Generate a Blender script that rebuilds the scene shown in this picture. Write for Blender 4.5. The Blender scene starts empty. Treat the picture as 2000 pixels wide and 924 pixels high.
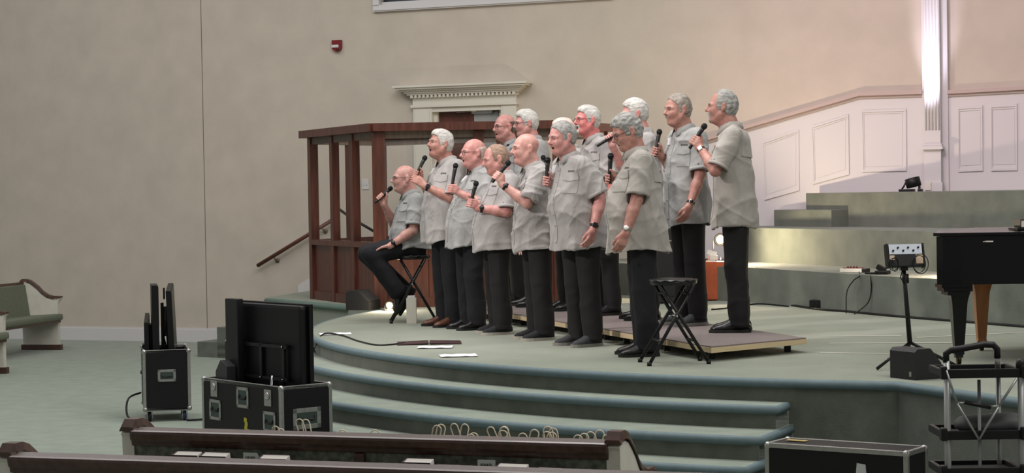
import bpy, bmesh, math, random
import numpy as np
from mathutils import Vector, Matrix, noise
from mathutils.bvhtree import BVHTree

# ------------------------------------------------------------------ camera, world, lights, exposure
SC = bpy.context.scene
COL = SC.collection
FPX = 3800.0                                   # focal length in pixels of a 2000 px wide frame
PITCH = math.atan(87 / 3800); ROLL = math.radians(.95)
EYE = np.array([0., 0., 1.94])                 # eye height above the hall floor
_F = np.array([0, math.cos(PITCH), -math.sin(PITCH)])
_U0 = np.array([0, math.sin(PITCH), math.cos(PITCH)]); _R0 = np.array([1., 0, 0])
_R = _R0 * math.cos(ROLL) - _U0 * math.sin(ROLL)
_U = _U0 * math.cos(ROLL) + _R0 * math.sin(ROLL)
cam_d = bpy.data.cameras.new('camera'); cam = bpy.data.objects.new('camera', cam_d); COL.objects.link(cam)
cam_d.sensor_width = 36; cam_d.sensor_fit = 'HORIZONTAL'; cam_d.lens = FPX * 36 / 2000
cam_d.clip_end = 200
cam.matrix_world = Matrix(((_R[0], _U[0], -_F[0], EYE[0]), (_R[1], _U[1], -_F[1], EYE[1]), (_R[2], _U[2], -_F[2], EYE[2]), (0, 0, 0, 1)))
SC.camera = cam

world = bpy.data.worlds.new('hall_ambience'); SC.world = world; world.use_nodes = True
world.node_tree.nodes['Background'].inputs[0].default_value = (1.0, .975, .96, 1)
world.node_tree.nodes['Background'].inputs[1].default_value = .30

def area_light(name, loc, target, size, power, color=(1, 1, 1), size_y=None, spread=180):
    d = bpy.data.lights.new(name, 'AREA'); o = bpy.data.objects.new(name, d); COL.objects.link(o)
    d.energy = power; d.color = color; d.size = size; d.spread = math.radians(spread)
    if size_y: d.shape = 'RECTANGLE'; d.size_y = size_y
    o.location = loc; o.rotation_euler = (Vector(target) - Vector(loc)).to_track_quat('-Z', 'Y').to_euler()
    return o

def spot_light(name, loc, target, power, color, angle=60, blend=.6, radius=.05):
    d = bpy.data.lights.new(name, 'SPOT'); o = bpy.data.objects.new(name, d); COL.objects.link(o)
    d.energy = power; d.color = color; d.spot_size = math.radians(angle); d.spot_blend = blend; d.shadow_soft_size = radius
    o.location = loc; o.rotation_euler = (Vector(target) - Vector(loc)).to_track_quat('-Z', 'Y').to_euler()
    return o

# overhead lights of the hall and stage, with added fills for wall and singers
area_light('hall_ceiling_and_fill', (-3.0, 15.0, 9.0), (-3.0, 15.0, 0), 7, 470, (1.0, .985, .96))
area_light('hall_ceiling_and_fill', (-7.0, 20.5, 9.0), (-7.0, 21.5, 0), 5, 200, (1.0, .985, .96))  # added fill to brighten the lower left wall; no fixture seen
area_light('hall_ceiling_and_fill', (4.5, 8.0, 7.5), (3.0, 11.5, .8), 4, 330, (1.0, .97, .93))  # added fill from the camera side for the singers' backs; fixture unseen
area_light('ceiling_light_stage', (1.0, 15.0, 8.5), (1.2, 16.0, .7), 4, 310, (1.0, .98, .95))
# stage lights hung in front of the singers (they light the faces from the congregation's side)
spot_light('stage_spot', (-8.0, 9.5, 6.6), (.4, 16.0, 1.8), 2500, (1.0, .90, .87), 26, .7, .25)
# wash light on the wall above the choir steps
spot_light('wall_wash', (.5, 14.5, 8.2), (4.9, 22.0, 3.3), 980, (1.0, .46, .68), 46, 1.0, .3)

SC.view_settings.view_transform = 'Standard'; SC.view_settings.look = 'None'
SC.view_settings.exposure = 0.0; SC.view_settings.gamma = 1.0
SC.view_settings.use_curve_mapping = False

# ------------------------------------------------------------------ measuring helpers (photo pixel -> place)
def ray(px, py): return _F + _R * ((px - 1000) / FPX) + _U * ((462 - py) / FPX)
def G(px, py, z=0.0):
    d = ray(px, py); return EYE + d * ((z - EYE[2]) / d[2])
def D(px, py, y):
    d = ray(px, py); return EYE + d * (y / d[1])
def plane_hit(px, py, p0, n):
    d = ray(px, py); t = np.dot(np.array(p0) - EYE, n) / np.dot(d, n); return EYE + d * t

# ------------------------------------------------------------------ materials
def srgb(r, g, b):
    def f(c):
        c /= 255.
        return c / 12.92 if c <= .04045 else ((c + .055) / 1.055) ** 2.4
    return (f(r), f(g), f(b), 1)

def mat(name, col, rough=.6, metal=0., noise_amt=0., noise_scale=8., bump=0., bump_scale=60., emis=None, strength=0., spec=.5, stretch=None, coat=0., sheen=0., col2=None, detail=4.):
    m = bpy.data.materials.new(name); m.use_nodes = True; nt = m.node_tree; N = nt.nodes; L = nt.links
    b = N['Principled BSDF']; b.inputs['Base Color'].default_value = col
    b.inputs['Roughness'].default_value = rough; b.inputs['Metallic'].default_value = metal
    b.inputs['Specular IOR Level'].default_value = spec
    if coat: b.inputs['Coat Weight'].default_value = coat; b.inputs['Coat Roughness'].default_value = .08
    if sheen: b.inputs['Sheen Weight'].default_value = sheen
    if emis: b.inputs['Emission Color'].default_value = emis; b.inputs['Emission Strength'].default_value = strength
    if noise_amt or bump:
        tc = N.new('ShaderNodeTexCoord'); mp = N.new('ShaderNodeMapping'); L.new(tc.outputs['Object'], mp.inputs[0])
        if stretch: mp.inputs['Scale'].default_value = stretch
    if noise_amt:
        n = N.new('ShaderNodeTexNoise'); n.inputs['Scale'].default_value = noise_scale; n.inputs['Detail'].default_value = detail
        L.new(mp.outputs[0], n.inputs[0])
        r = N.new('ShaderNodeValToRGB'); c = col
        if col2 is None:
            lo = tuple(max(0, v * (1 - noise_amt)) for v in c[:3]) + (1,); hi = tuple(min(1, v * (1 + noise_amt)) for v in c[:3]) + (1,)
        else: lo, hi = col, col2
        r.color_ramp.elements[0].color = lo; r.color_ramp.elements[1].color = hi
        r.color_ramp.elements[0].position = .3; r.color_ramp.elements[1].position = .7
        L.new(n.outputs[0], r.inputs[0]); L.new(r.outputs[0], b.inputs['Base Color'])
    if bump:
        n2 = N.new('ShaderNodeTexNoise'); n2.inputs['Scale'].default_value = bump_scale; n2.inputs['Detail'].default_value = 3
        L.new(mp.outputs[0], n2.inputs[0])
        bp = N.new('ShaderNodeBump'); bp.inputs['Strength'].default_value = bump; bp.inputs['Distance'].default_value = .01
        L.new(n2.outputs[0], bp.inputs['Height']); L.new(bp.outputs[0], b.inputs['Normal'])
    return m

# ------------------------------------------------------------------ object helpers
def tag(o, label=None, cat=None, group=None, kind=None):
    if label: o['label'] = label
    if cat: o['category'] = cat
    if group: o['group'] = group
    if kind: o['kind'] = kind
    return o

def empty(name, loc=(0, 0, 0), rz=0.):
    o = bpy.data.objects.new(name, None); COL.objects.link(o); o.location = loc; o.rotation_euler = (0, 0, rz)
    o.empty_display_size = .1
    return o

def link(name, me, m=None, parent=None, loc=None, rz=None):
    o = bpy.data.objects.new(name, me); COL.objects.link(o)
    if m is not None and not me.materials: me.materials.append(m)
    if parent is not None: o.parent = parent
    if loc is not None: o.location = loc
    if rz is not None: o.rotation_euler = (0, 0, rz)
    return o

def copy_tree(o, parent=None):
    c = o.copy(); COL.objects.link(c); c.parent = parent
    for ch in list(o.children): copy_tree(ch, c)
    return c

class MB:
    """collects boxes, tubes, lathes and prisms; build() links them as ONE mesh object"""
    def __init__(s): s.v = []; s.f = []; s.sm = []
    def add(s, vs, fs, smooth=False):
        o = len(s.v); s.v += [tuple(map(float, p)) for p in vs]; s.f += [tuple(i + o for i in q) for q in fs]; s.sm += [smooth] * len(fs); return s
    def box(s, c, d, rz=0., M=None, bev=0.):
        x, y, z = d[0] / 2, d[1] / 2, d[2] / 2
        if bev <= 0:
            vs = [(-x, -y, -z), (x, -y, -z), (x, y, -z), (-x, y, -z), (-x, -y, z), (x, -y, z), (x, y, z), (-x, y, z)]
            fs = [(0, 3, 2, 1), (4, 5, 6, 7), (0, 1, 5, 4), (1, 2, 6, 5), (2, 3, 7, 6), (3, 0, 4, 7)]
        else:
            bm = bmesh.new(); bmesh.ops.create_cube(bm, size=1); bmesh.ops.scale(bm, vec=d, verts=bm.verts)
            bmesh.ops.bevel(bm, geom=bm.edges[:], offset=bev, segments=2, affect='EDGES', profile=.6)
            bm.verts.index_update(); vs = [tuple(v.co) for v in bm.verts]; fs = [tuple(v.index for v in f.verts) for f in bm.faces]; bm.free()
        R = Matrix.Rotation(rz, 3, 'Z') if M is None else M
        s.add([tuple(R @ Vector(p) + Vector(c)) for p in vs], fs); return s
    def tube(s, pts, r, n=8, closed=False, cap=True, smooth=True):
        P = [Vector(p) for p in pts]; k = len(P); rs = r if hasattr(r, '__len__') else [r] * k
        vs = []; up = None
        for i, p in enumerate(P):
            if closed: t = (P[(i + 1) % k] - P[i - 1])
            else: t = (P[min(i + 1, k - 1)] - P[max(i - 1, 0)])
            t = t.normalized() if t.length > 1e-9 else Vector((0, 0, 1))
            if up is None:
                up = Vector((0, 0, 1)) if abs(t.z) < .9 else Vector((1, 0, 0))
            a = (up - t * up.dot(t))
            if a.length < 1e-6: a = t.orthogonal()
            a.normalize(); up = a; b = t.cross(a)
            for j in range(n):
                th = 2 * math.pi * j / n; vs.append(p + a * (rs[i] * math.cos(th)) + b * (rs[i] * math.sin(th)))
        fs = []
        for i in range(k if closed else k - 1):
            i2 = (i + 1) % k
            for j in range(n): fs.append((i * n + j, i * n + (j + 1) % n, i2 * n + (j + 1) % n, i2 * n + j))
        if cap and not closed: fs += [tuple(range(n - 1, -1, -1)), tuple(range((k - 1) * n, k * n))]
        s.add(vs, fs, smooth); return s
    def lathe(s, prof, n=16, M=None, smooth=True):
        """prof: list of (r, z)"""
        vs = []; fs = []; M = M or Matrix.Identity(4)
        for r, z in prof:
            for j in range(n):
                th = 2 * math.pi * j / n; vs.append(tuple(M @ Vector((r * math.cos(th), r * math.sin(th), z))))
        for i in range(len(prof) - 1):
            for j in range(n): fs.append((i * n + j, i * n + (j + 1) % n, (i + 1) * n + (j + 1) % n, (i + 1) * n + j))
        fs += [tuple(range(n - 1, -1, -1)), tuple(range((len(prof) - 1) * n, len(prof) * n))]
        s.add(vs, fs, smooth); return s
    def prism(s, poly, z0, z1, M=None):
        """poly: xy outline counter-clockwise, extruded from z0 to z1 (M maps to place)"""
        n = len(poly); M = M or Matrix.Identity(4)
        vs = [tuple(M @ Vector((p[0], p[1], z))) for z in (z0, z1) for p in poly]
        fs = [tuple(range(n - 1, -1, -1)), tuple(range(n, 2 * n))] + [(i, (i + 1) % n, n + (i + 1) % n, n + i) for i in range(n)]
        s.add(vs, fs); return s
    def mesh(s, name, m=None, fixn=True):
        me = bpy.data.meshes.new(name); me.from_pydata(s.v, [], s.f); me.polygons.foreach_set('use_smooth', s.sm)
        if fixn:
            bm = bmesh.new(); bm.from_mesh(me); bmesh.ops.recalc_face_normals(bm, faces=bm.faces); bm.to_mesh(me); bm.free()
        if m: me.materials.append(m)
        me.update(); return me
    def build(s, name, m=None, parent=None, loc=None, rz=None):
        return link(name, s.mesh(name, m), None, parent, loc, rz)

def rot_to(d):
    """4x4 that takes +Z to direction d"""
    return Vector(d).to_track_quat('Z', 'Y').to_matrix().to_4x4()
# ------------------------------------------------------------------ soft-body modelling: distance field -> mesh (surface nets)
class Field:
    def __init__(s, lo, hi, h):
        s.lo = np.array(lo, dtype=np.float64); s.h = h
        s.n = np.ceil((np.array(hi) - s.lo) / h).astype(int) + 1
        s.ax = [(s.lo[i] + h * np.arange(s.n[i])).astype(np.float32) for i in range(3)]
        s.v = np.full(tuple(s.n), .08, np.float32)
    def _sl(s, b0, b1, m):
        sl = []
        for i in range(3):
            a = int(max(0, math.floor((b0[i] - m - s.lo[i]) / s.h))); b = int(min(s.n[i], math.ceil((b1[i] + m - s.lo[i]) / s.h) + 1))
            if b <= a: return None
            sl.append(slice(a, b))
        return tuple(sl)
    def _ev(s, prim, m):
        fn, b0, b1 = prim
        sl = s._sl(b0, b1, m)
        if sl is None: return None, None
        X = s.ax[0][sl[0]][:, None, None]; Y = s.ax[1][sl[1]][None, :, None]; Z = s.ax[2][sl[2]][None, None, :]
        return sl, fn(X, Y, Z)
    def add(s, prim, k=.01):
        sl, d = s._ev(prim, k + 3 * s.h)
        if sl is None: return
        a = s.v[sl]; h = np.maximum(k - np.abs(a - d), 0) / k
        s.v[sl] = np.minimum(a, d) - h * h * (k * .25)
    def sub(s, prim, k=.006):
        sl, d = s._ev(prim, k + 3 * s.h)
        if sl is None: return
        d = -d; a = s.v[sl]; h = np.maximum(k - np.abs(a - d), 0) / k
        s.v[sl] = np.maximum(a, d) + h * h * (k * .25)
    def cut(s, fn):
        """keep where fn<0"""
        X = s.ax[0][:, None, None]; Y = s.ax[1][None, :, None]; Z = s.ax[2][None, None, :]
        s.v = np.maximum(s.v, fn(X, Y, Z).astype(np.float32))
    def mesh(s):
        v = s.v; v = np.pad(v, 1, constant_values=.08); lo = s.lo - s.h
        S = v < 0
        nx, ny, nz = [q - 1 for q in v.shape]
        c = np.zeros((nx, ny, nz), np.uint8)
        for dx in (0, 1):
            for dy in (0, 1):
                for dz in (0, 1): c += S[dx:dx + nx, dy:dy + ny, dz:dz + nz]
        idx = np.argwhere((c > 0) & (c < 8))
        vid = np.full((nx, ny, nz), -1, np.int32); vid[tuple(idx.T)] = np.arange(len(idx))
        acc = np.zeros((len(idx), 3)); cnt = np.zeros(len(idx))
        I, J, K = idx.T
        corners = [(a, b, d) for a in (0, 1) for b in (0, 1) for d in (0, 1)]
        for a in corners:
            for ax in range(3):
                if a[ax] == 1: continue
                b = list(a); b[ax] = 1
                va = v[I + a[0], J + a[1], K + a[2]]; vb = v[I + b[0], J + b[1], K + b[2]]
                m = (va < 0) != (vb < 0)
                t = np.where(m, va / np.where(m, va - vb, 1), 0)
                p = np.repeat(np.array(a, float)[None], len(idx), 0); p[:, ax] += t
                acc += p * m[:, None]; cnt += m
        P = (idx + acc / cnt[:, None]) * s.h + lo
        quads = []
        for ax in range(3):
            o = [1, 1, 1]; o[ax] = 0
            A = S[tuple(slice(o[i], S.shape[i] - 1) for i in range(3))]
            sh = [slice(o[i], S.shape[i] - 1) for i in range(3)]
            sh2 = list(sh); sh2[ax] = slice(1, S.shape[ax]); sh[ax] = slice(0, S.shape[ax] - 1)
            A = S[tuple(sh)]; B = S[tuple(sh2)]
            e = np.argwhere(A != B)
            if not len(e): continue
            pos = e + np.array(o)
            fl = A[tuple(e.T)]
            u, w = (ax + 1) % 3, (ax + 2) % 3
            q = []
            for du, dw in ((-1, -1), (0, -1), (0, 0), (-1, 0)):
                pp = pos.copy(); pp[:, u] += du; pp[:, w] += dw; q.append(vid[tuple(pp.T)])
            q = np.stack(q, 1); q[~fl] = q[~fl][:, ::-1]; quads.append(q)
        return P, np.concatenate(quads)

def bb(*pts):
    P = np.array(pts); return P.min(0), P.max(0)

def ell(c, r, R=None):
    c = np.array(c, float); r = np.array(r, float)
    def fn(X, Y, Z):
        x, y, z = X - np.float32(c[0]), Y - np.float32(c[1]), Z - np.float32(c[2])
        if R is not None:
            x, y, z = (x * R[0, i] + y * R[1, i] + z * R[2, i] for i in range(3))
        k0 = np.sqrt((x / r[0]) ** 2 + (y / r[1]) ** 2 + (z / r[2]) ** 2); k1 = np.sqrt((x / r[0] ** 2) ** 2 + (y / r[1] ** 2) ** 2 + (z / r[2] ** 2) ** 2)
        return (k0 * (k0 - 1) / np.maximum(k1, 1e-6)).astype(np.float32)
    m = r.max() if R is not None else r
    return fn, c - m, c + m

def cone(a, b, ra, rb):
    a = np.array(a, float); b = np.array(b, float); ab = b - a; L2 = max(ab @ ab, 1e-9)
    def fn(X, Y, Z):
        t = np.clip(((X - a[0]) * ab[0] + (Y - a[1]) * ab[1] + (Z - a[2]) * ab[2]) / L2, 0, 1)
        return (np.sqrt((X - a[0] - t * ab[0]) ** 2 + (Y - a[1] - t * ab[1]) ** 2 + (Z - a[2] - t * ab[2]) ** 2) - (ra + (rb - ra) * t)).astype(np.float32)
    m = max(ra, rb)
    return fn, np.minimum(a, b) - m, np.maximum(a, b) + m

def cyl(a, b, ra, rb):
    """flat-ended cone"""
    a = np.array(a, float); b = np.array(b, float); ab = b - a; L = np.linalg.norm(ab); u = ab / L
    def fn(X, Y, Z):
        x, y, z = X - a[0], Y - a[1], Z - a[2]
        s = x * u[0] + y * u[1] + z * u[2]; t = np.clip(s / L, 0, 1)
        rad = np.sqrt(np.maximum(x * x + y * y + z * z - s * s, 0)) - (ra + (rb - ra) * t)
        return np.maximum(rad, np.maximum(-s, s - L)).astype(np.float32)
    m = max(ra, rb)
    return fn, np.minimum(a, b) - m, np.maximum(a, b) + m

def loft(zs, cx, cy, a, b, grow=0., p=2.3):
    """stack of super-elliptic slices: half depth a (x), half width b (y)"""
    zs = np.array(zs, float)
    def fn(X, Y, Z):
        z = Z.ravel(); f = lambda q: np.interp(z, zs, q).astype(np.float32)[None, None, :]
        A, B = f(a) + grow, f(b) + grow; CX, CY = f(cx), f(cy)
        k = (np.abs((X - CX) / A) ** p + np.abs((Y - CY) / B) ** p) ** (1 / p)
        d = (k - 1) * np.minimum(A, B)
        return np.maximum(d, np.maximum(zs[0] - grow - Z, Z - zs[-1] - grow)).astype(np.float32)
    m = max(max(a), max(b)) + grow
    return fn, np.array([min(cx) - m, min(cy) - m, zs[0] - grow]), np.array([max(cx) + m, max(cy) + m, zs[-1] + grow])

def poly2d(x, z, poly):
    """signed distance to a polygon in the x-z plane, negative inside"""
    d = None; s = None; n = len(poly)
    for i in range(n):
        ax, az = poly[i]; bx, bz = poly[i - 1]
        ex, ez = bx - ax, bz - az; wx, wz = x - ax, z - az
        t = np.clip((wx * ex + wz * ez) / (ex * ex + ez * ez), 0, 1)
        q = (wx - ex * t) ** 2 + (wz - ez * t) ** 2
        d = q if d is None else np.minimum(d, q)
        c1 = z >= az; c2 = z < bz; c3 = ex * wz > ez * wx
        flip = (c1 & c2 & c3) | (~c1 & ~c2 & ~c3)
        s = np.where(flip, -1, 1) if s is None else s * np.where(flip, -1, 1)
    return (s * np.sqrt(d)).astype(np.float32)

def np_mesh(name, P, Q, m=None, smooth=True):
    me = bpy.data.meshes.new(name); me.vertices.add(len(P)); me.vertices.foreach_set('co', np.asarray(P, np.float32).ravel())
    n = len(Q); me.loops.add(n * 4); me.polygons.add(n)
    me.loops.foreach_set('vertex_index', np.asarray(Q, np.int32).ravel()); me.polygons.foreach_set('loop_start', np.arange(0, n * 4, 4, dtype=np.int32))
    me.update(calc_edges=True)
    me.polygons.foreach_set('use_smooth', np.full(n, smooth))
    if m: me.materials.append(m)
    me.update(); return me

def vnormals(P, Q):
    fn = np.cross(P[Q[:, 2]] - P[Q[:, 0]], P[Q[:, 3]] - P[Q[:, 1]]); N = np.zeros_like(P)
    for i in range(4): np.add.at(N, Q[:, i], fn)
    return N / np.maximum(np.linalg.norm(N, axis=1, keepdims=True), 1e-12)

def relax(P, Q, it=1, f=.5):
    for _ in range(it):
        S = np.zeros_like(P); C = np.zeros(len(P))
        for i in range(4):
            for j in (-1, 1):
                np.add.at(S, Q[:, i], P[Q[:, (i + j) % 4]]); np.add.at(C, Q[:, i], 1)
        P = P + (S / np.maximum(C, 1)[:, None] - P) * f
    return P
# ------------------------------------------------------------------ people
S_STAGE = .74
M_TROUSER = [mat('trouser_navy', srgb(13, 14, 21), .85, noise_amt=.25, noise_scale=30, bump=.15, bump_scale=250),
             mat('trouser_black', srgb(12, 11, 13), .8, noise_amt=.2, noise_scale=30, bump=.15, bump_scale=250)]
def shirt_mat(name, col):
    m = mat(name, col, .88, noise_amt=.10, noise_scale=9, bump=.0, sheen=.1)
    nt = m.node_tree; N = nt.nodes; L = nt.links; b = N['Principled BSDF']
    tc = N.new('ShaderNodeTexCoord')
    w1 = N.new('ShaderNodeTexNoise'); w1.inputs['Scale'].default_value = 170; w1.inputs['Detail'].default_value = 2
    w2 = N.new('ShaderNodeTexNoise'); w2.inputs['Scale'].default_value = 4.5; w2.inputs['Detail'].default_value = 3; w2.inputs['Distortion'].default_value = 1.2
    mp = N.new('ShaderNodeMapping'); mp.inputs['Scale'].default_value = (1.3, 1.3, .7)
    L.new(tc.outputs['Object'], w1.inputs[0]); L.new(tc.outputs['Object'], mp.inputs[0]); L.new(mp.outputs[0], w2.inputs[0])
    b1 = N.new('ShaderNodeBump'); b1.inputs['Strength'].default_value = .25; b1.inputs['Distance'].default_value = .004
    b2 = N.new('ShaderNodeBump'); b2.inputs['Strength'].default_value = .6; b2.inputs['Distance'].default_value = .03
    L.new(w1.outputs[0], b1.inputs['Height']); L.new(w2.outputs[0], b2.inputs['Height']); L.new(b2.outputs[0], b1.inputs['Normal']); L.new(b1.outputs[0], b.inputs['Normal'])
    return m
M_SHIRT = [shirt_mat('shirt_warm_grey', srgb(163, 159, 157)), shirt_mat('shirt_cool_grey', srgb(156, 156, 155)), shirt_mat('shirt_khaki_grey', srgb(163, 158, 151))]
M_MOUTH = mat('mouth_inside', srgb(70, 22, 22), .6)
M_EYE = mat('eyeball', srgb(176, 168, 160), .25); M_IRIS = mat('iris', srgb(45, 38, 34), .2)
M_SHOE_BLACK = mat('shoe_leather_black', srgb(18, 17, 18), .3, bump=.1, bump_scale=40)
M_SHOE_BROWN = mat('shoe_leather_brown', srgb(88, 52, 36), .4, noise_amt=.2, bump=.1, bump_scale=40)
M_SHOE_FABRIC = mat('shoe_fabric', srgb(30, 31, 34), .9, bump=.3, bump_scale=200)
M_SHOE_GREY = mat('shoe_knit_grey', srgb(58, 60, 62), .9, bump=.3, bump_scale=200)
M_SOLE = {'white': mat('sole_white', srgb(168, 163, 152), .7), 'black': mat('sole_black', srgb(14, 14, 14), .6), 'grey': mat('sole_grey', srgb(132, 130, 124), .7)}
M_FRAME = mat('glasses_frame', srgb(34, 28, 26), .35); M_WATCH = mat('watch_strap_black', srgb(16, 16, 18), .5)
M_STEEL = mat('watch_steel', srgb(190, 186, 178), .25, metal=1.); M_DIAL = mat('watch_dial', srgb(28, 28, 32), .2)
M_DIALW = mat('watch_dial_pale', srgb(225, 222, 214), .3)
M_LEATHER_STRAP = mat('watch_strap_leather', srgb(60, 32, 26), .6)
M_BADGE = mat('badge_paper', srgb(238, 238, 240), .6); M_LOGO = mat('logo_thread', srgb(92, 90, 90), .8)
M_BUTTON = mat('button', srgb(150, 146, 138), .4)
M_RING = mat('gold_ring', srgb(214, 170, 90), .25, metal=1.)
M_LENS = bpy.data.materials.new('spectacle_lens'); M_LENS.use_nodes = True
_n = M_LENS.node_tree.nodes; _l = M_LENS.node_tree.links
_t = _n.new('ShaderNodeBsdfTransparent'); _g = _n.new('ShaderNodeBsdfGlossy'); _g.inputs['Roughness'].default_value = .05; _x = _n.new('ShaderNodeMixShader'); _x.inputs[0].default_value = .08
_l.new(_t.outputs[0], _x.inputs[1]); _l.new(_g.outputs[0], _x.inputs[2]); _l.new(_x.outputs[0], _n['Material Output'].inputs[0])

def skin_mat(name, base, red):
    m = mat(name, base, .5, noise_amt=.001, noise_scale=28, col2=red, bump=.12, bump_scale=140, detail=5)
    b = m.node_tree.nodes['Principled BSDF']
    b.inputs['Subsurface Weight'].default_value = .12; b.inputs['Subsurface Radius'].default_value = (.012, .005, .003); b.inputs['Subsurface Scale'].default_value = .6
    return m
def hair_mat(name, c1, c2):
    return mat(name, c1, .75, noise_amt=.001, noise_scale=45, col2=c2, stretch=(.35, 1.6, 1.), bump=.6, bump_scale=90)

HAIR_POLY = {   # side view of the hair, x forward, z up, head units (metres)
    'full':    [(.105, .105), (.088, .076), (.060, .062), (.040, .020), (.026, -.030), (.008, -.030), (.0, -.008), (-.03, -.034), (-.045, -.1), (-.2, -.1), (-.2, .25), (.15, .25)],
    'short':   [(.074, .115), (.066, .078), (.052, .060), (.035, .032), (.022, -.028), (.005, -.026), (-.03, -.035), (-.05, -.085), (-.2, -.085), (-.2, .25), (.1, .25)],
    'receding': [(.03, .13), (.03, .075), (.036, .035), (.024, -.03), (.005, -.028), (-.03, -.035), (-.05, -.088), (-.2, -.088), (-.2, .25), (.03, .25)],
    'fringe':  [(-.012, .042), (-.020, .030), (-.040, .014), (-.042, -.03), (-.05, -.075), (-.2, -.075), (-.2, .05), (-.07, .052)],
    'beard':   [(.010, -.010), (.024, -.030), (.046, -.058), (.068, -.052), (.080, -.040), (.112, -.038), (.13, -.085), (.1, -.2), (.0, -.2), (-.008, -.06)],
    'goatee':  [(.068, -.052), (.078, -.042), (.12, -.042), (.13, -.08), (.12, -.2), (.035, -.2), (.045, -.1)],
}

def head_prims(f, T, Rh, mouth=.5, jowl=.5):
    """adds a head to field f; T maps head space to figure space"""
    def P(x, y, z): return T(x, y, z)
    E = lambda c, r, k=.012: f.add(ell(P(*c), r, Rh), k)
    E((-.014, 0, .034), (.100, .0785, .088), .02)
    E((.028, 0, -.012), (.066, .066, .085), .03)
    E((.030, 0, -.058), (.060, .061, .060), .03)
    f.add(ell(P(.073, 0, -.098), (.022, .026, .020), Rh), .025)           # chin
    for s in (-1, 1):
        f.add(cone(P(-.004, s * .058, -.05), P(.052, s * .030, -.096), .019 + .008 * jowl, .018 + .004 * jowl), .03)   # jaw
        E((.062, s * .036, -.028), (.028, .026, .026), .03)                # cheek
        f.add(cone(P(.087, s * .012, .021), P(.070, s * .050, .016), .0125, .0105), .016)   # brow
        f.sub(ell(P(.095, s * .031, .003), (.017, .019, .012), Rh), .012)   # eye socket
        f.add(ell(P(.0775, s * .031, .0095), (.0118, .0175, .0062), Rh), .005)   # upper lid
        f.add(ell(P(.0765, s * .031, -.0072), (.0108, .0165, .0046), Rh), .005)
        f.add(ell(P(.072, s * .033, -.017), (.012, .017, .007), Rh), .008)  # lower lid
        f.add(ell(P(.097, s * .0125, -.031), (.010, .008, .008), Rh), .008)  # nostril
        f.add(ell(P(-.018, s * .083, .000), (.021, .011, .034), Rh), .008)  # ear
        f.add(ell(P(-.008, s * .081, -.026), (.011, .009, .017), Rh), .006)
        f.sub(ell(P(-.012, s * .096, .002), (.011, .008, .019), Rh), .006)
    f.add(cone(P(.087, 0, .014), P(.114, 0, -.024), .009, .0135), .012)   # nose
    f.add(ell(P(.082, 0, -.052), (.017, .022, .012), Rh), .012)            # upper lip
    f.add(ell(P(.079, 0, -.052 - .018 - .012 * mouth), (.016, .020, .010), Rh), .010)
    f.add(ell(P(.022, 0, -.106), (.035 + .012 * jowl, .036 + .008 * jowl, .026), Rh), .03)   # under the chin
    if mouth > 0: f.sub(ell(P(.094, 0, -.064 - .004 * mouth), (.024, .017, .0045 + .010 * mouth), Rh), .004)

def ik(A, B, l1, l2, hint):
    A, B = np.array(A, float), np.array(B, float); d = B - A; L = np.linalg.norm(d)
    Lc = min(L, (l1 + l2) * .995); u = d / L
    a = (l1 * l1 - l2 * l2 + Lc * Lc) / (2 * Lc); h = math.sqrt(max(l1 * l1 - a * a, 1e-6))
    hint = np.array(hint, float); w = hint - u * (hint @ u); w /= np.linalg.norm(w)
    return A + u * a + w * h, A + u * Lc

def unit(v): v = np.array(v, float); return v / np.linalg.norm(v)

def grip_hand(f, gc, m, wrist_from, side):
    """hand closed round a rod at gc with axis m; side +1 left, -1 right; returns the wrist"""
    e = np.array(wrist_from, float) - gc; e -= m * (e @ m); e = unit(e)
    q = np.cross(m, e) * (1 if side < 0 else -1)
    W = gc + e * .078 - q * .012 - m * .030
    rr = .0265
    for i, ln in enumerate((.92, 1., .95, .8)):
        o = (1.45 - i) * .0195 - .002
        ang = [20, 75, 150, 205 + 30 * ln]
        pts = []
        for j, a in enumerate(ang):
            r = (rr + .012 if j == 0 else rr + (.004 if j == 1 else 0)); a = math.radians(a)
            pts.append(gc + m * (o - .003 * j) + e * (r * math.cos(a)) + q * (r * math.sin(a)))
        rad = [.0105, .0098, .0088, .0078]
        for j in range(3): f.add(cone(pts[j], pts[j + 1], rad[j] * (.9 if i == 3 else 1), rad[j + 1] * (.9 if i == 3 else 1)), .004)
        f.add(cone(W + e * -.012 + m * o * .5, pts[0], .016, .0115), .012)
    f.add(ell(gc + e * .047 - m * .004, (.024, .024, .030)), .012)
    th = [W - q * .012 + m * .012 - e * .012, gc + e * .030 - q * .030 + m * .020, gc + e * .010 - q * .030 + m * .044, gc - e * .010 - q * .020 + m * .058]
    for j, r in enumerate(((.017, .0125), (.0125, .0105), (.0105, .009))): f.add(cone(th[j], th[j + 1], *r), .006)
    return W, gc + e * .026 + q * .016 - m * .012

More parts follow.
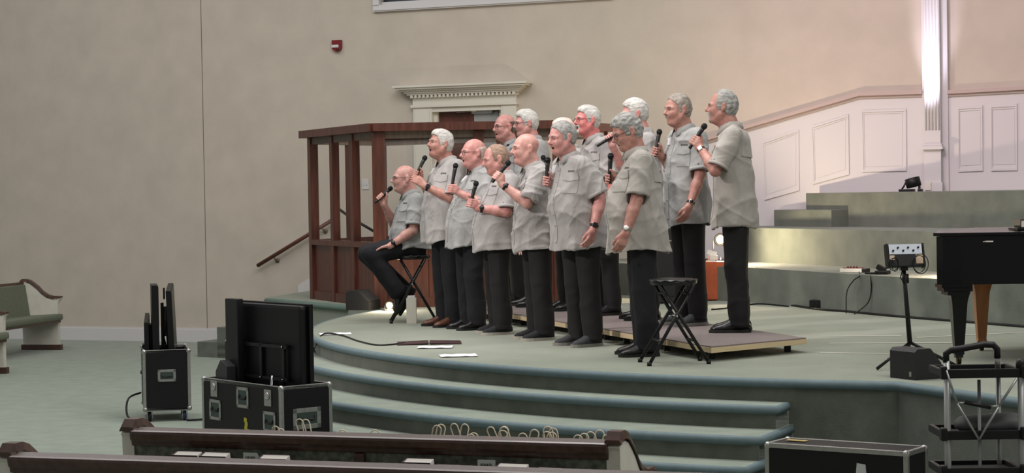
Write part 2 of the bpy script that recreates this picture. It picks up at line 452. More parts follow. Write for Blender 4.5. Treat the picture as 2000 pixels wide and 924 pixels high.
def open_hand(f, W, d, pn, side_v, curl=.35, spread=.0):
    """relaxed hand: d along the fingers, pn palm normal (fingers curl that way), side_v towards the thumb"""
    d = unit(d); pn = unit(pn - d * (pn @ d)); sv = unit(np.cross(d, pn)); sv = sv if sv @ side_v > 0 else -sv
    for k in range(4):
        y = (1.5 - k) * .0185
        kn = W + d * (.092 - .004 * abs(k - 1)) + sv * y
        f.add(cone(W + d * .012 + sv * y * .55, kn, .016, .0115), .012)
        p = kn; a = curl * .6
        for j, (ln, r0, r1) in enumerate(((.040, .0098, .009), (.028, .009, .0082), (.021, .0082, .0068))):
            ln *= (.9, 1., .94, .76)[k]; a += curl * (.8, .75, .5)[j]
            q = p + (d * math.cos(a) + pn * math.sin(a)) * ln + sv * (spread * (1.5 - k) * .1 * ln)
            f.add(cone(p, q, r0, r1), .003); p = q
    t0 = W + d * .022 + sv * .022; t1 = W + d * .058 + sv * .042 + pn * .012; t2 = W + d * .088 + sv * .046 + pn * .026; t3 = W + d * .108 + sv * .042 + pn * .034
    f.add(cone(t0, t1, .017, .0125), .012); f.add(cone(t1, t2, .0118, .0102), .006); f.add(cone(t2, t3, .0102, .008), .006)

def make_mic_parts():
    g = MB(); b = MB(); r = MB(); s = MB()
    g.lathe([(.001, .131), (.012, .129), (.021, .121), (.0255, .108), (.0255, .098), (.022, .087), (.019, .080)], 16)
    r.lathe([(.0262, .1005), (.0268, .1035), (.0268, .1065), (.0262, .109)], 16)
    b.lathe([(.019, .0805), (.0185, .06), (.0165, -.02), (.0145, -.085), (.0135, -.118), (.0105, -.122)], 16)
    s.box((.0172, 0, .035), (.004, .009, .022), bev=.001)
    return g, b, r, s
M_MIC = mat('microphone_body', srgb(22, 22, 24), .45); M_GRILLE = mat('microphone_grille', srgb(30, 30, 32), .5, metal=.6, bump=.8, bump_scale=900)
M_MICRING = mat('microphone_band', srgb(60, 60, 64), .3, metal=1.)
_mic = [q.mesh('microphone', m) for q, m in zip(make_mic_parts(), (M_GRILLE, M_MIC, M_MICRING, M_MICRING))]
def microphone(c, axis, label):
    o = empty('microphone', c); o.rotation_mode = 'QUATERNION'; o.rotation_quaternion = Vector(axis).to_track_quat('Z', 'X')
    for me, n in zip(_mic, ('handle', 'grille', 'band', 'switch')): pass
    link('grille', _mic[0], None, o); link('handle', _mic[1], None, o); link('band', _mic[2], None, o); link('switch', _mic[3], None, o)
    o.scale = (.9, .9, .9)
    tag(o, label, 'microphone', 'microphones held by the singers'); return o

def make_shoe(f_len, kind):
    """one shoe in foot space: heel at x=-.08, toe forward, sole on z=0 -> (upper, sole) mesh builders"""
    up = MB(); so = MB()
    xs = np.linspace(0, 1, 15); L = f_len
    hw = np.interp(xs, [0, .04, .12, .3, .5, .72, .88, .96, 1], [.012, .030, .036, .034, .040, .049, .042, .028, .010])
    ht = np.interp(xs, [0, .05, .15, .32, .45, .6, .75, .9, .97, 1], [.06, .088, .105, .115, .105, .078, .060, .050, .036, .022])
    if kind == 'sneaker': ht = ht * 1.0
    n = 12; vs = []; fs = []
    for i, t in enumerate(xs):
        for j in range(n):
            a = math.pi * j / (n - 1); y = -math.cos(a); z = math.sin(a)
            yy = math.copysign(abs(y) ** .75, y) * hw[i]; zz = .02 + (ht[i] - .02) * z ** .7
            vs.append((-.085 + t * L, yy, zz))
    for i in range(14):
        for j in range(n - 1): fs.append((i * n + j, (i + 1) * n + j, (i + 1) * n + j + 1, i * n + j + 1))
        fs.append((i * n + n - 1, (i + 1) * n + n - 1, (i + 1) * n, i * n))
    fs += [tuple(range(n)), tuple(range(14 * n + n - 1, 14 * n - 1, -1))]
    up.add(vs, fs, True)
    out = [(-.085 - .004 + t * (L + .010), -(h + .006)) for t, h in zip(xs, hw)] + [(-.085 - .004 + t * (L + .010), h + .006) for t, h in list(zip(xs, hw))[::-1]]
    so.prism(out, 0., .024 if kind == 'sneaker' else .022)
    return up, so

def wrap_patch(bvh, origin, uax, vax, w, h, depth_dir, nu=6, nv=6, off=.004, th=.004, shape=None):
    """a cloth patch laid on a surface: grid in (u,v) cast along depth_dir onto bvh; thin solid"""
    O = Vector(origin); U = Vector(uax); V = Vector(vax); Dn = Vector(depth_dir).normalized(); pts = []
    last = None
    for j in range(nv + 1):
        for i in range(nu + 1):
            u = (i / nu - .5) * w; v = (j / nv - .5) * h
            if shape: u, v = shape(u, v)
            p = O + U * u + V * v - Dn * .4
            hit, nrm, _, dist = bvh.ray_cast(p, Dn, .8)
            if hit is None: hit = last or O
            last = hit; pts.append(hit - Dn * off)
    m = MB(); n = (nu + 1) * (nv + 1)
    top = [tuple(p - Dn * th) for p in pts]; bot = [tuple(p + Dn * (off + .004)) for p in pts]
    fs = []; tf = []
    for j in range(nv):
        for i in range(nu):
            a = j * (nu + 1) + i; q = (a, a + 1, a + nu + 2, a + nu + 1); tf.append(q); fs.append(tuple(n + k for k in q[::-1]))
    ring = [i for i in range(nu + 1)] + [j * (nu + 1) + nu for j in range(1, nv + 1)] + [nv * (nu + 1) + i for i in range(nu - 1, -1, -1)] + [j * (nu + 1) for j in range(nv - 1, 0, -1)]
    for a, b in zip(ring, ring[1:] + ring[:1]): fs.append((b, a, n + a, n + b))
    m.add(top + bot, fs, False); m.add(top, tf, True); return m

def cloth_fold(P, N, amp, seed, kind):
    """creases: ridged waves in a few slanting directions, strong in some patches and faint in others"""
    r = np.random.RandomState(seed); d = np.zeros(len(P))
    n, kk, sharp = (11, np.array([13., 13., 15.]), 3.) if kind == 'shirt' else (7, np.array([16., 16., 9.]), 2.)
    for i in range(n):
        k = r.normal(size=3) * kk; ph = r.uniform(0, 6.3)
        warp = 1.5 * np.sin(P @ (r.normal(size=3) * 6) + r.uniform(0, 6)) + .6 * np.sin(P @ (r.normal(size=3) * 14) + r.uniform(0, 6))
        mask = np.clip(.35 + .9 * np.sin(P @ (r.normal(size=3) * 5) + r.uniform(0, 6)), 0, 1)
        d += (1 - np.abs(np.sin((P @ k + warp) * .5 + ph))) ** sharp * mask * r.uniform(.5, 1)
    d = d - d.mean()
    return P + N * (d * amp)[:, None]

def person(sp):
    """one singer: sp holds stature, place, pose and looks; returns the root Empty"""
    t = math.radians(sp['t']); psi = math.pi + t
    org = np.array([sp['at'][0], sp['at'][1], sp['z0']])
    root = empty('person', org, psi)
    fwd = np.array([math.cos(psi), math.sin(psi), 0]); lef = np.array([-math.sin(psi), math.cos(psi), 0])
    def loc(px, l=0.):
        p = plane_hit(px[0], px[1], org + lef * l, lef) - org
        return np.array([p @ fwd, l, p[2]])
    seed = sp['seed']; rnd = np.random.RandomState(seed)
    hc = loc(sp['head'], sp.get('head_l', 0.))                       # head centre (eye level)
    seated = sp.get('seated'); H = sp['H'] if 'H' in sp else hc[2] + .125; s = H / 1.75
    bel = sp.get('belly', .4); bul = sp.get('bulk', 1.)
    hy, hp = math.radians(sp.get('hyaw', 0)), math.radians(sp.get('hpitch', 0))
    Rh = np.array(Matrix.Rotation(hy, 3, 'Z') @ Matrix.Rotation(-hp, 3, 'Y') @ Matrix.Rotation(math.radians(sp.get('hroll', 0)), 3, 'X'))
    hs = sp.get('hs', 1.0) * 1.03
    T = lambda x, y, z: hc + Rh @ (np.array([x, y, z]) * hs)
    pel = np.array([sp.get('pelx', 0.), 0., (.94 * s if not seated else seated['hip'][2])])
    if seated: pel[0] = seated['hip'][0]
    nb = hc + np.array([-.072, 0, -.150 * s])                         # base of the neck
    if 'neck' in sp: nb = hc + np.array(sp['neck'])
    shz = nb[2] - .055 * s; shx = nb[0] - .012
    tor = nb[2] - pel[2]
    # ---- arms
    arms = {}
    ua, fa = .292 * s, .258 * s
    lo = np.minimum(hc - .2, [-.5, -.5, 0]); fields = {}
    zb = pel[2] - .06
    for key in ('L', 'R'):
        if sp[key]['mode'] == 'hang' and 'wrist' not in sp[key]: zb = min(zb, .475 * H - .24)
        if 'wrist' in sp[key]: zb = min(zb, loc(sp[key]['wrist'], sp[key]['l'])[2] - .24)
    f = Field((min(-.35, pel[0] - .3), -.48, zb), (max(.62, hc[0] + .3), .50, hc[2] + .2), .0058)
    head_prims_args = dict(mouth=sp.get('mouth', .5), jowl=sp.get('jowl', .5))
    # torso (under the shirt)
    f.add(loft([pel[2] - .04, pel[2] + .3 * tor, pel[2] + .65 * tor, shz - .02, nb[2] - .01],
               [pel[0], pel[0] + .3 * (shx - pel[0]), pel[0] + .65 * (shx - pel[0]), shx, nb[0]], [0] * 5,
               [.11, .11, .11, .075, .055], [.15, .15, .15, .12, .06]), .03)
    f.add(cone(nb + [-.012, 0, -.03], T(-.028, 0, -.055), .064 * hs, .060 * hs), .03)
    f.add(cone(nb + [.02, 0, -.03], T(.012, 0, -.08), .05 * hs, .046 * hs), .03)
    sw = sp.get('sw', .168) * s
    rings = []
    for sd, key in ((1, 'L'), (-1, 'R')):
        a = sp[key]; sh = np.array([shx + a.get('shx', 0), sd * sw, shz - .005])
        ring_p = None
        if a['mode'] == 'mic':
            h1 = loc(a['mic'][0], a['l']); h0 = loc(a['mic'][1], a.get('l0', a['l'])); m = unit(h1 - h0)
            c = h1 - m * .097                                          # mic origin: grille centre is .108 up
            gc = h1 - m * (.097 + a.get('grip', .05))
            hint = np.array(a.get('elbow', (-.25, .35 * sd, -1.)))
            El, _ = ik(sh, gc + unit(sh - gc) * .05, ua, fa, hint)
            Wf = a.get('wf'); Wf = gc + np.array(Wf) if Wf is not None else El
            W, ring_p = grip_hand(f, gc, m, Wf, sd)
            El, W2 = ik(sh, W, ua, fa, hint)
            if a.get('own', True):
                cw = org + fwd * c[0] + lef * c[1] + np.array([0, 0, c[2]]); mw = fwd * m[0] + lef * m[1] + np.array([0, 0, m[2]])
                microphone(cw, mw, a['label'])
            W = W2 if np.linalg.norm(W2 - W) < .03 else W
        elif a['mode'] == 'hang':
            W = loc(a['wrist'], a['l']) if 'wrist' in a else np.array([.03, sd * .265, .475 * H]); hint = np.array(a.get('elbow', (-1., .25 * sd, .0)))
            El, W2 = ik(sh, W, ua, fa, hint); W = W2
            d = unit(W - El); dd = unit(d + np.array(a.get('bend', (.12, 0, -.1))))
            open_hand(f, W, dd, np.array([0.25, -sd, 0.]), np.array([1., 0, .2]), a.get('curl', .42))
        else:                                                          # 'rest' / 'clasp'
            W = loc(a['wrist'], a['l']); hint = np.array(a.get('elbow', (-.3, .4 * sd, -1.)))
            El, W2 = ik(sh, W, ua, fa, hint); W = W2
            open_hand(f, W, np.array(a['dir']), np.array(a['palm']), np.array(a['thumb']), a.get('curl', .25))
        arms[key] = (sh, El, W)
        f.add(cone(sh, El, .056, .043), .02)
        f.add(cone(El, El + (W - El) * .35, .043, .044), .015); f.add(cone(El + (W - El) * .35, W, .044, .0285), .015)
        f.add(cone(W - unit(W - El) * .03, W + unit(W - El) * .02, .0285, .026), .01)
        if a.get('ring') and ring_p is not None: rings.append(ring_p)
    head_prims(f, T, Rh, **head_prims_args)
    P, Q = f.mesh(); P = relax(P, Q, 1, .35)
    me = np_mesh('body', P, Q, sp['skin']); me.materials.append(M_MOUTH)
    fc = P[Q].mean(1); hl = (fc - hc) @ Rh / hs
    inside = ((hl[:, 0] - .086) / .02) ** 2 + (hl[:, 1] / .016) ** 2 + ((hl[:, 2] + .064 + .004 * head_prims_args['mouth']) / (.004 + .0095 * head_prims_args['mouth'])) ** 2 < 1.0
    if head_prims_args['mouth'] > 0: me.polygons.foreach_set('material_index', inside.astype(np.int32))
    body = link('body', me, None, root)
    # ---- eyes, brows
    for sd in (-1, 1):
        bm = bmesh.new(); bmesh.ops.create_uvsphere(bm, u_segments=14, v_segments=10, radius=.0118 * hs)
        for v in bm.verts: v.co = Vector((v.co.z, v.co.x, v.co.y))
        for fc_ in bm.faces: fc_.smooth = True; fc_.material_index = 1 if fc_.calc_center_median().x > .0095 * hs else 0
        em = bpy.data.meshes.new('eye'); bm.to_mesh(em); bm.free(); em.materials.append(M_EYE); em.materials.append(M_IRIS)
        o = link('eye', em, None, root); o.matrix_local = Matrix.Translation(Vector(T(.0755, sd * .031, .0025))) @ Matrix(Rh.tolist()).to_4x4()
        b = MB(); pts = [T(x, sd * y, z) for x, y, z in ((.0965, .012, .0225), (.0955, .026, .0265), (.0872, .041, .0255), (.077, .053, .0185))]
        b.tube(pts, [.0032, .0042, .0036, .0018], 6); b.build('eyebrow', sp['brow'], root)
    # ---- hair
    def hair(style, name, hm, grow, amp, vol=0.):
        g = Field((-.16, -.13, -.2), (.16, .13, .19), .005)
        if style in ('beard', 'goatee'):
            I = np.eye(3); idT = lambda x, y, z: np.array([x, y, z], float)
            for c_, r_ in (((.028, 0, -.03), (.066, .066, .085)), ((.030, 0, -.058), (.060, .056, .058)), ((.073, 0, -.098), (.022, .026, .020)), ((.082, 0, -.05), (.016, .024, .012)), ((.022, 0, -.106), (.04, .04, .026))):
                g.add(ell(c_, np.array(r_) + grow), .014)
            for sd in (-1, 1):
                g.add(cone((-.004, sd * .058, -.05), (.052, sd * .030, -.096), .018 + grow, .015 + grow), .014); g.add(ell((.062, sd * .034, -.03), np.array((.027, .025, .024)) + grow), .014)
            g.sub(ell((.1, 0, -.068), (.05, .018, .013)), .004)
        else:
            g.add(ell((-.014 - .004 * vol, 0, .034 + .006 * vol), (.100 + grow, .0785 + grow, .088 + grow + .012 * vol)), .02)
            g.add(ell((-.03, 0, -.01), (.082 + grow, .072 + grow, .085)), .03)
            if vol > .25: g.add(ell((.026, 0, .085), (.058, .060, .036 + .01 * vol)), .03)
        poly = HAIR_POLY[style]
        g.cut(lambda X, Y, Z: poly2d(X + 0 * Y * Z, Z + 0 * X * Y, poly))
        P, Q = g.mesh()
        if not len(P): return
        P = relax(P, Q, 2, .5); N = vnormals(P, Q)
        r = np.random.RandomState(seed + 5); d = np.zeros(len(P))
        for i in range(6):
            k = r.normal(size=3) * np.array([30, 90, 60]); d += np.sin(P @ k + 2 * np.sin(P @ (r.normal(size=3) * 40)) + r.uniform(0, 6))
        P = P + N * (d * amp / 2.4)[:, None]
        P = hc + (P * hs) @ Rh.T
        link(name, np_mesh(name, P, Q, hm), None, root)
    for h in sp.get('hair', []): hair(*h)
    if sp.get('moustache'):
        b = MB(); b.tube([T(.094, y, z) for y, z in ((-.028, -.056), (-.014, -.047), (0, -.045), (.014, -.047), (.028, -.056))], [.003, .0065, .007, .0065, .003], 8)
        b.build('moustache', sp['moustache'], root)
    # ---- glasses
    if sp.get('glasses'):
        g = MB(); M = sp['glasses'] if not isinstance(sp['glasses'], bool) else M_FRAME
        gl = []
        for sd in (-1, 1):
            ring = [T(.103 - .35 * max(0, abs(.033 + .021 * math.cos(a)) - .03), sd * (.033 + .022 * math.cos(a)), -.002 + .0165 * math.copysign(abs(math.sin(a)) ** .8, math.sin(a))) for a in np.linspace(0, 2 * math.pi, 20, endpoint=False)]
            g.tube(ring, .0016, 6, closed=True)
            g.tube([T(.097, sd * .055, .006), T(.06, sd * .076, .008), T(.0, sd * .084, .010), T(-.02, sd * .086, .004), T(-.03, sd * .085, -.012)], .0018, 6)
            gl.append(ring)
        g.tube([T(.103, -.011, .003), T(.106, 0, .006), T(.103, .011, .003)], .0016, 6)
        go = g.build('glasses', M, root)
        for ring in gl:
            b = MB(); b.add([tuple(p) for p in ring], [tuple(range(len(ring)))]); b.build('lens', M_LENS, go)
    # ---- shirt
    sm = sp['shirt']; hem = sp.get('hem', .43 * H) if not seated else pel[2] - .06
    f = Field((min(-.45, pel[0] - .4), -.52, hem - .03), (max(.62, hc[0] + .2), .54, nb[2] + .09), .0095)
    L = lambda a: pel[2] + a * tor
    C = lambda a: pel[0] + max(a, 0) * (shx - pel[0]) + .0
    bx = sp.get('chest', 0.)
    zs = [hem, L(0.), L(.22), L(.45), L(.68), L(.84), L(.93), L(1.0), L(1.03)]
    cx = [pel[0] + .02 * bel + sp.get('hemx', 0), C(0) + .025 * bel, C(.22) + .045 * bel, C(.45) + .035 * bel, C(.68) + .01, C(.84), C(.95), nb[0] - .005, nb[0] - .002]
    aa = [.150 + .075 * bel, .146 + .075 * bel, .142 + .072 * bel, .138 + .05 * bel, .136 + .014 * bel, .122, .100, .070, .066]
    bb_ = [.200 + .04 * bel, .196 + .04 * bel, .190 + .04 * bel, .186 + .03 * bel, .188 + .012 * bel, .182, .150, .078, .068]
    aa = [q * bul for q in aa]; bb_ = [q * (bul * .5 + .5) for q in bb_]
    tl = loft(zs, cx, [0] * 9, aa, bb_)
    f.add(tl, .02)
    sleeve = {}
    for sd, key in ((1, 'L'), (-1, 'R')):
        sh, El, W = arms[key]; u = unit(El - sh); e = sh + u * sp.get('sleeve', .255) * s
        f.add(cone(nb + [-.01, sd * .045, -.035], sh + [0, 0, .002], .046, .060), .05)
        f.add(cone(sh + [0, 0, -.006], sh + u * .10, .064, .072), .04)
        g = np.array([0, 0, -.010])
        # sleeve: flat-ended, flaring, hanging a little below the arm
        f.add(cyl(sh + u * .03, e + g, .064, .083), .02); sleeve[key] = (e, u)
        f.sub(cyl(e + g - u * .035, e + g + u * .05, .066, .070), .004)
    f.sub(loft([hem - .05, hem + .04], [cx[0]] * 2, [0, 0], [aa[0] - .016] * 2, [bb_[0] - .016] * 2), .006)
    P, Q = f.mesh(); P = relax(P, Q, 1, .4); N = vnormals(P, Q)
    P = cloth_fold(P, N, .0125 * sp.get('folds', 1.), seed, 'shirt')
    # wavy hem
    low = np.clip((hem + .22 - P[:, 2]) / .22, 0, 1); th = np.arctan2(P[:, 1], P[:, 0] - cx[0])
    P[:, 2] -= low * (.014 * np.cos(2 * th) + .006 * np.sin(5 * th + seed))
    rad = low * (.012 * np.sin(4 * th + seed) + .009 * np.sin(9 * th + 2 * seed + 3 * P[:, 2])); P[:, 0] += rad * np.cos(th); P[:, 1] += rad * np.sin(th)
    shirt = link('shirt', np_mesh('shirt', P, Q, sm), None, root)
    bvh = BVHTree.FromPolygons([Vector(p) for p in P.tolist()], Q.tolist())
    # collar: stand and folded leaf round the neck
    ck = []; n = 28; nc = nb + np.array([.004, 0, .0])
    for i in range(n + 1):
        a = math.radians(-158 + 316 * i / n) + math.pi                   # open at the front
        ca, sa = math.cos(a), math.sin(a); front = max(0, ca); r0 = .066 * hs
        tip = max(0., abs(-158 + 316 * i / n) - 105) / 53
        tz = .046 - .030 * front - .008
        top = nc + [r0 * ca * 1.05 + .006, r0 * sa, tz + .004]; ins = nc + [(r0 - .003) * ca * 1.05 + .006, (r0 - .003) * sa, -.012]
        fo = nc + [(r0 + .020 + .014 * tip) * ca * 1.10 + .004, (r0 + .020 + .006 * tip) * sa, -.012 - .026 * front - .024 * tip]
        mid = nc + [(r0 + .010) * ca * 1.07 + .006, (r0 + .010) * sa, tz - .004]
        ck.append((ins, top, mid, fo))
    cm = MB(); vs = [tuple(p) for row in ck for p in row]; fs = []
    for i in range(n):
        for j in range(3): fs.append((i * 4 + j, (i + 1) * 4 + j, (i + 1) * 4 + j + 1, i * 4 + j + 1))
    cm.add(vs, fs, True); co = cm.build('collar', sm, shirt)
    md = co.modifiers.new('thickness', 'SOLIDIFY'); md.thickness = .004; md.offset = 1
    # placket, pockets, flaps, yoke
    zc = (L(.80) + hem) / 2 + .02
    wrap_patch(bvh, (cx[4], 0, zc + .02), (0, 1, 0), (0, 0, 1), .036, L(.84) - hem - .06, (-1, 0, 0), 2, 20, .002, .003).build('placket', sm, shirt)
    for kk in range(6):
        z = L(.80) - kk * .085 * s; hit = bvh.ray_cast(Vector((.8, .002, z)), Vector((-1, 0, 0)))[0]
        if hit and z > hem + .05:
            b = MB(); b.lathe([(.002, .0095), (.0055, .009), (.006, .005), (.006, 0)], 10, Matrix.Translation(hit) @ Matrix.Rotation(math.pi / 2, 4, 'Y')); b.build('button', M_BUTTON, shirt)
    for sd in (-1, 1):
        pz = L(.60); yy = sd * .098 * s; dd = (-1, -sd * .35, 0); uu = Vector((-.33 * sd, 1, 0)).normalized()
        wrap_patch(bvh, (cx[4], yy, pz), uu, (0, 0, 1), .115, .135, dd, 6, 6, .002, .003).build('pocket', sm, shirt)
        fl = wrap_patch(bvh, (cx[4], yy, pz + .062), uu, (0, 0, 1), .124, .052, dd, 6, 4, .006, .004, shape=lambda u, v: (u, v - (.012 * (1 - abs(u) / .062) if v < -.02 else 0)))
        fl.build('pocket_flap', sm, shirt)
    lg = MB(); base_z = L(.60) + .103
    for i, (u, w, h) in enumerate(((-.024, .011, .013), (-.010, .009, .008), (.001, .007, .010), (.011, .008, .007), (.022, .010, .009))):
        q = wrap_patch(bvh, (cx[4] - .30 * u, .098 * s + u, base_z), (-.3, .95, 0), (0, 0, 1), w, h, (-1, -.35, 0), 1, 1, .003, .0015); lg.add(q.v, q.f)
    lg.build('embroidered_logo', M_LOGO, shirt)
    wrap_patch(bvh, (cx[5], 0, L(.78)), (0, 1, 0), (0, 0, 1), .34 * s, .19 * s, (1, 0, 0), 12, 8, .006, .005, shape=lambda u, v: (u, v - .012 * math.cos(u * 9) * (v < 0))).build('back_yoke', sm, shirt)
    for key in ('L', 'R'):                                                # stitched hem band at the end of each sleeve
        e, u = sleeve[key]; mm = MB(); M4 = Matrix.Translation(Vector(e + [0, 0, -.010])) @ rot_to(u)
        k = 18; pr = [(.0765, -.026), (.0815, -.025), (.0838, .0005), (.0770, .001)]
        vs = [tuple(M4 @ Vector((r * math.cos(2 * math.pi * j / k), r * math.sin(2 * math.pi * j / k), z))) for r, z in pr for j in range(k)]
        mm.add(vs, [(i * k + j, i * k + (j + 1) % k, ((i + 1) % 4) * k + (j + 1) % k, ((i + 1) % 4) * k + j) for i in range(4) for j in range(k)], True); mm.build('sleeve_hem', sm, shirt)
    if sp.get('badge'):
        by, bz = sp['badge']
        wrap_patch(bvh, (cx[4], by, L(bz)), (-.3 * np.sign(by), 1, 0), (0, .25, 1), .075, .058, (-1, -.35 * np.sign(by), 0), 5, 4, .011, .001).build('name_badge', M_BADGE, shirt)
    # ---- trousers
    tm = sp['trouser']
    f = Field((min(-.34, pel[0] - .3), -.36, -.02), (.62, .36, pel[2] + .16), .0115)
    f.add(loft([pel[2] - .12, pel[2] - .03, pel[2] + .04], [pel[0] - .005] * 3, [0] * 3, [.122 + .02 * bel, .118 + .03 * bel, .10 + .02 * bel], [.172, .17 + .01 * bel, .15 + .01 * bel]), .03)
    feet = []
    for sd, key in ((1, 'L'), (-1, 'R')):
        fo = sp.get('foot' + key, (0.02 * sd * 0, .105 * sd, 8 * sd))
        if seated:
            hip = pel + [.02, sd * .09, -.02]; kn, an = [np.array(q, float) for q in seated[key]]
            f.add(cone(hip, kn, .104, .088), .05); f.add(cone(kn, an, .088, .084), .02)
            feet.append((an, seated['foot' + key]))
        else:
            hip = pel + [0, sd * .088, -.05]; an = np.array([fo[0] - .02, fo[1], .085]); kn = (hip + an) / 2 + [.012, sd * .004, .0]
            f.add(cone(hip, kn, .104, .085), .03); f.add(cone(kn, an + [0, 0, .05], .084, .078), .008)
            f.add(cyl(an + [0, 0, .16], an + [.004, 0, -.045], .074, .076), .02)
            feet.append((np.array([fo[0] - .02, fo[1], 0]), fo[2]))
    P, Q = f.mesh(); P = relax(P, Q, 1, .4); N = vnormals(P, Q); P = cloth_fold(P, N, .0075, seed + 11, 'trouser')
    P[:, 2] = np.maximum(P[:, 2], .022) if not seated else P[:, 2]
    link('trousers', np_mesh('trousers', P, Q, tm), None, root)
    # ---- shoes
    kind, um, so_m = sp['shoes']
    for an, fy in feet:
        u_, s_ = make_shoe(.295 * s, kind)
        o = u_.build('shoe', um, root)
        if seated: o.matrix_local = Matrix.Translation(Vector(an) + Vector(fy[1])) @ Matrix.Rotation(math.radians(fy[2]), 4, 'Z') @ Matrix.Rotation(math.radians(fy[0]), 4, 'Y')
        else: o.location = an; o.rotation_euler = (0, 0, math.radians(fy))
        s_.build('sole', so_m, o)
    # ---- watches and rings
    for key, style in sp.get('watch', {}).items():
        sh, El, W = arms[key]; u = unit(W - El); c = W - u * .028; M4 = Matrix.Translation(Vector(c)) @ rot_to(u)
        outv = unit(np.cross(u, np.cross(np.array(sp.get('watch_out', (.3, 1 if key == 'L' else -1, .35))), u)))
        k = 20; vs = []
        w = .011 if style != 'thin' else .006
        for r, z in ((.030, -w), (.0335, -w), (.0335, w), (.030, w)):
            for j in range(k): vs.append(tuple(M4 @ Vector((r * math.cos(2 * math.pi * j / k), r * math.sin(2 * math.pi * j / k), z))))
        b = MB(); b.add(vs, [(i * k + j, i * k + (j + 1) % k, ((i + 1) % 4) * k + (j + 1) % k, ((i + 1) % 4) * k + j) for i in range(4) for j in range(k)], True)
        strap = {'black': M_WATCH, 'square': M_WATCH, 'steel': M_STEEL, 'leather': M_LEATHER_STRAP, 'gold': M_WATCH}[style]
        wo = b.build('wristwatch', strap, root)
        X = Vector(outv); Z = Vector(u); Y = Z.cross(X); Mw = Matrix((X, Y, Z)).transposed()
        cs = MB(); dm = MB()
        if style in ('square', 'gold'):
            cs.box(c + outv * .034, (.010, .034, .040), M=Mw, bev=.003); dm.box(c + outv * .0395, (.002, .028, .033), M=Mw)
        else:
            Mc = Matrix.Translation(Vector(c + outv * .031)) @ rot_to(outv); cs.lathe([(.019, 0), (.020, .003), (.020, .008), (.018, .010)], 20, Mc); dm.lathe([(.016, .0101), (.0155, .0112)], 20, Mc)
        cs.build('watch_case', M_STEEL if style in ('steel', 'leather', 'gold') else M_WATCH, wo); dm.build('watch_dial', M_DIALW if style in ('steel', 'gold') else M_DIAL, wo)
    return root
# ------------------------------------------------------------------ the setting
M_CARPET = mat('carpet_green', srgb(136, 147, 133), .95, noise_amt=.001, noise_scale=5.5, col2=srgb(121, 132, 119), bump=.5, bump_scale=220, sheen=.25, detail=8)
M_CARPET2 = mat('carpet_stage', srgb(133, 140, 123), .95, noise_amt=.001, noise_scale=2.2, col2=srgb(119, 126, 111), bump=.5, bump_scale=220, sheen=.25, detail=8)
M_RISER = mat('carpet_riser_shaded', srgb(98, 103, 92), .95, noise_amt=.001, noise_scale=7, col2=srgb(80, 86, 76), bump=.5, bump_scale=220, sheen=.25, detail=8)  # same carpet, with the shade of the risers put into its colour
M_NOSING = mat('step_nosing', srgb(94, 112, 117), .7, noise_amt=.08, noise_scale=20)
M_WALL = mat('wall_vinyl', srgb(192, 182, 169), .85, noise_amt=.05, noise_scale=3, bump=.12, bump_scale=90)
M_WHITE = mat('white_paint', srgb(206, 203, 203), .45)
M_CREAM = mat('cream_paint', srgb(214, 210, 198), .5)
M_CAP = mat('cap_rail_paint', srgb(182, 164, 158), .5)
M_WOODD = mat('dark_wood', srgb(86, 46, 32), .45, noise_amt=.35, noise_scale=6, stretch=(6, 6, .6), bump=.1, bump_scale=30)
M_WOODR = mat('red_brown_wood', srgb(84, 44, 32), .4, noise_amt=.35, noise_scale=5, stretch=(5, 5, .5), bump=.08, bump_scale=30)
M_BLACK = mat('black_plastic', srgb(14, 14, 15), .5, spec=.35); M_BLACKG = mat('black_gloss', srgb(5, 5, 6), .2, spec=.3)
M_BLACKM = mat('black_metal', srgb(26, 26, 27), .4, metal=.3)
M_ALU = mat('aluminium', srgb(168, 168, 164), .38, metal=.85, noise_amt=.1, noise_scale=40); M_CHROME = mat('chrome', srgb(190, 190, 190), .18, metal=1.)
M_GLASS = bpy.data.materials.new('booth_glass'); M_GLASS.use_nodes = True
_n = M_GLASS.node_tree.nodes; _l = M_GLASS.node_tree.links
_t = _n.new('ShaderNodeBsdfTransparent'); _t.inputs[0].default_value = (.985, .985, .985, 1); _g = _n.new('ShaderNodeBsdfGlossy'); _g.inputs['Roughness'].default_value = .03; _x = _n.new('ShaderNodeMixShader'); _x.inputs[0].default_value = .035
_l.new(_t.outputs[0], _x.inputs[1]); _l.new(_g.outputs[0], _x.inputs[2]); _l.new(_x.outputs[0], _n['Material Output'].inputs[0])

def struct(name, mb, m, parent=None):
    o = mb.build(name, m, parent)
    if parent is None: o['kind'] = 'structure'
    return o

# ---- wall frame: u along the wall (to the right), d out of the wall into the hall
WP = np.array([-6.27, 26.9, 0.]); _k = math.hypot(1, .42); WU = np.array([1 / _k, -.42 / _k, 0]); WN = np.array([-.42 / _k, -1 / _k, 0])
def wall_uz(px, py, d=0.):
    p = plane_hit(px, py, WP + WN * d, WN) - WP; return float(p @ WU), float(p[2])
def wpt(u, z, d=0.): p = WP + WU * u + WN * d; return np.array([p[0], p[1], z])
WM = Matrix((( WU[0], WN[0], 0, WP[0]), (WU[1], WN[1], 0, WP[1]), (0, 0, 1, 0), (0, 0, 0, 1)))   # (u,d,z) -> place
def wbox(mb, u0, u1, z0, z1, d0, d1):
    vs = [(u, d, z) for u in (u0, u1) for d in (d0, d1) for z in (z0, z1)]
    mb.add([tuple(WM @ Vector(v)) for v in vs], [(0, 1, 3, 2), (4, 6, 7, 5), (0, 4, 5, 1), (2, 3, 7, 6), (0, 2, 6, 4), (1, 5, 7, 3)]); return mb
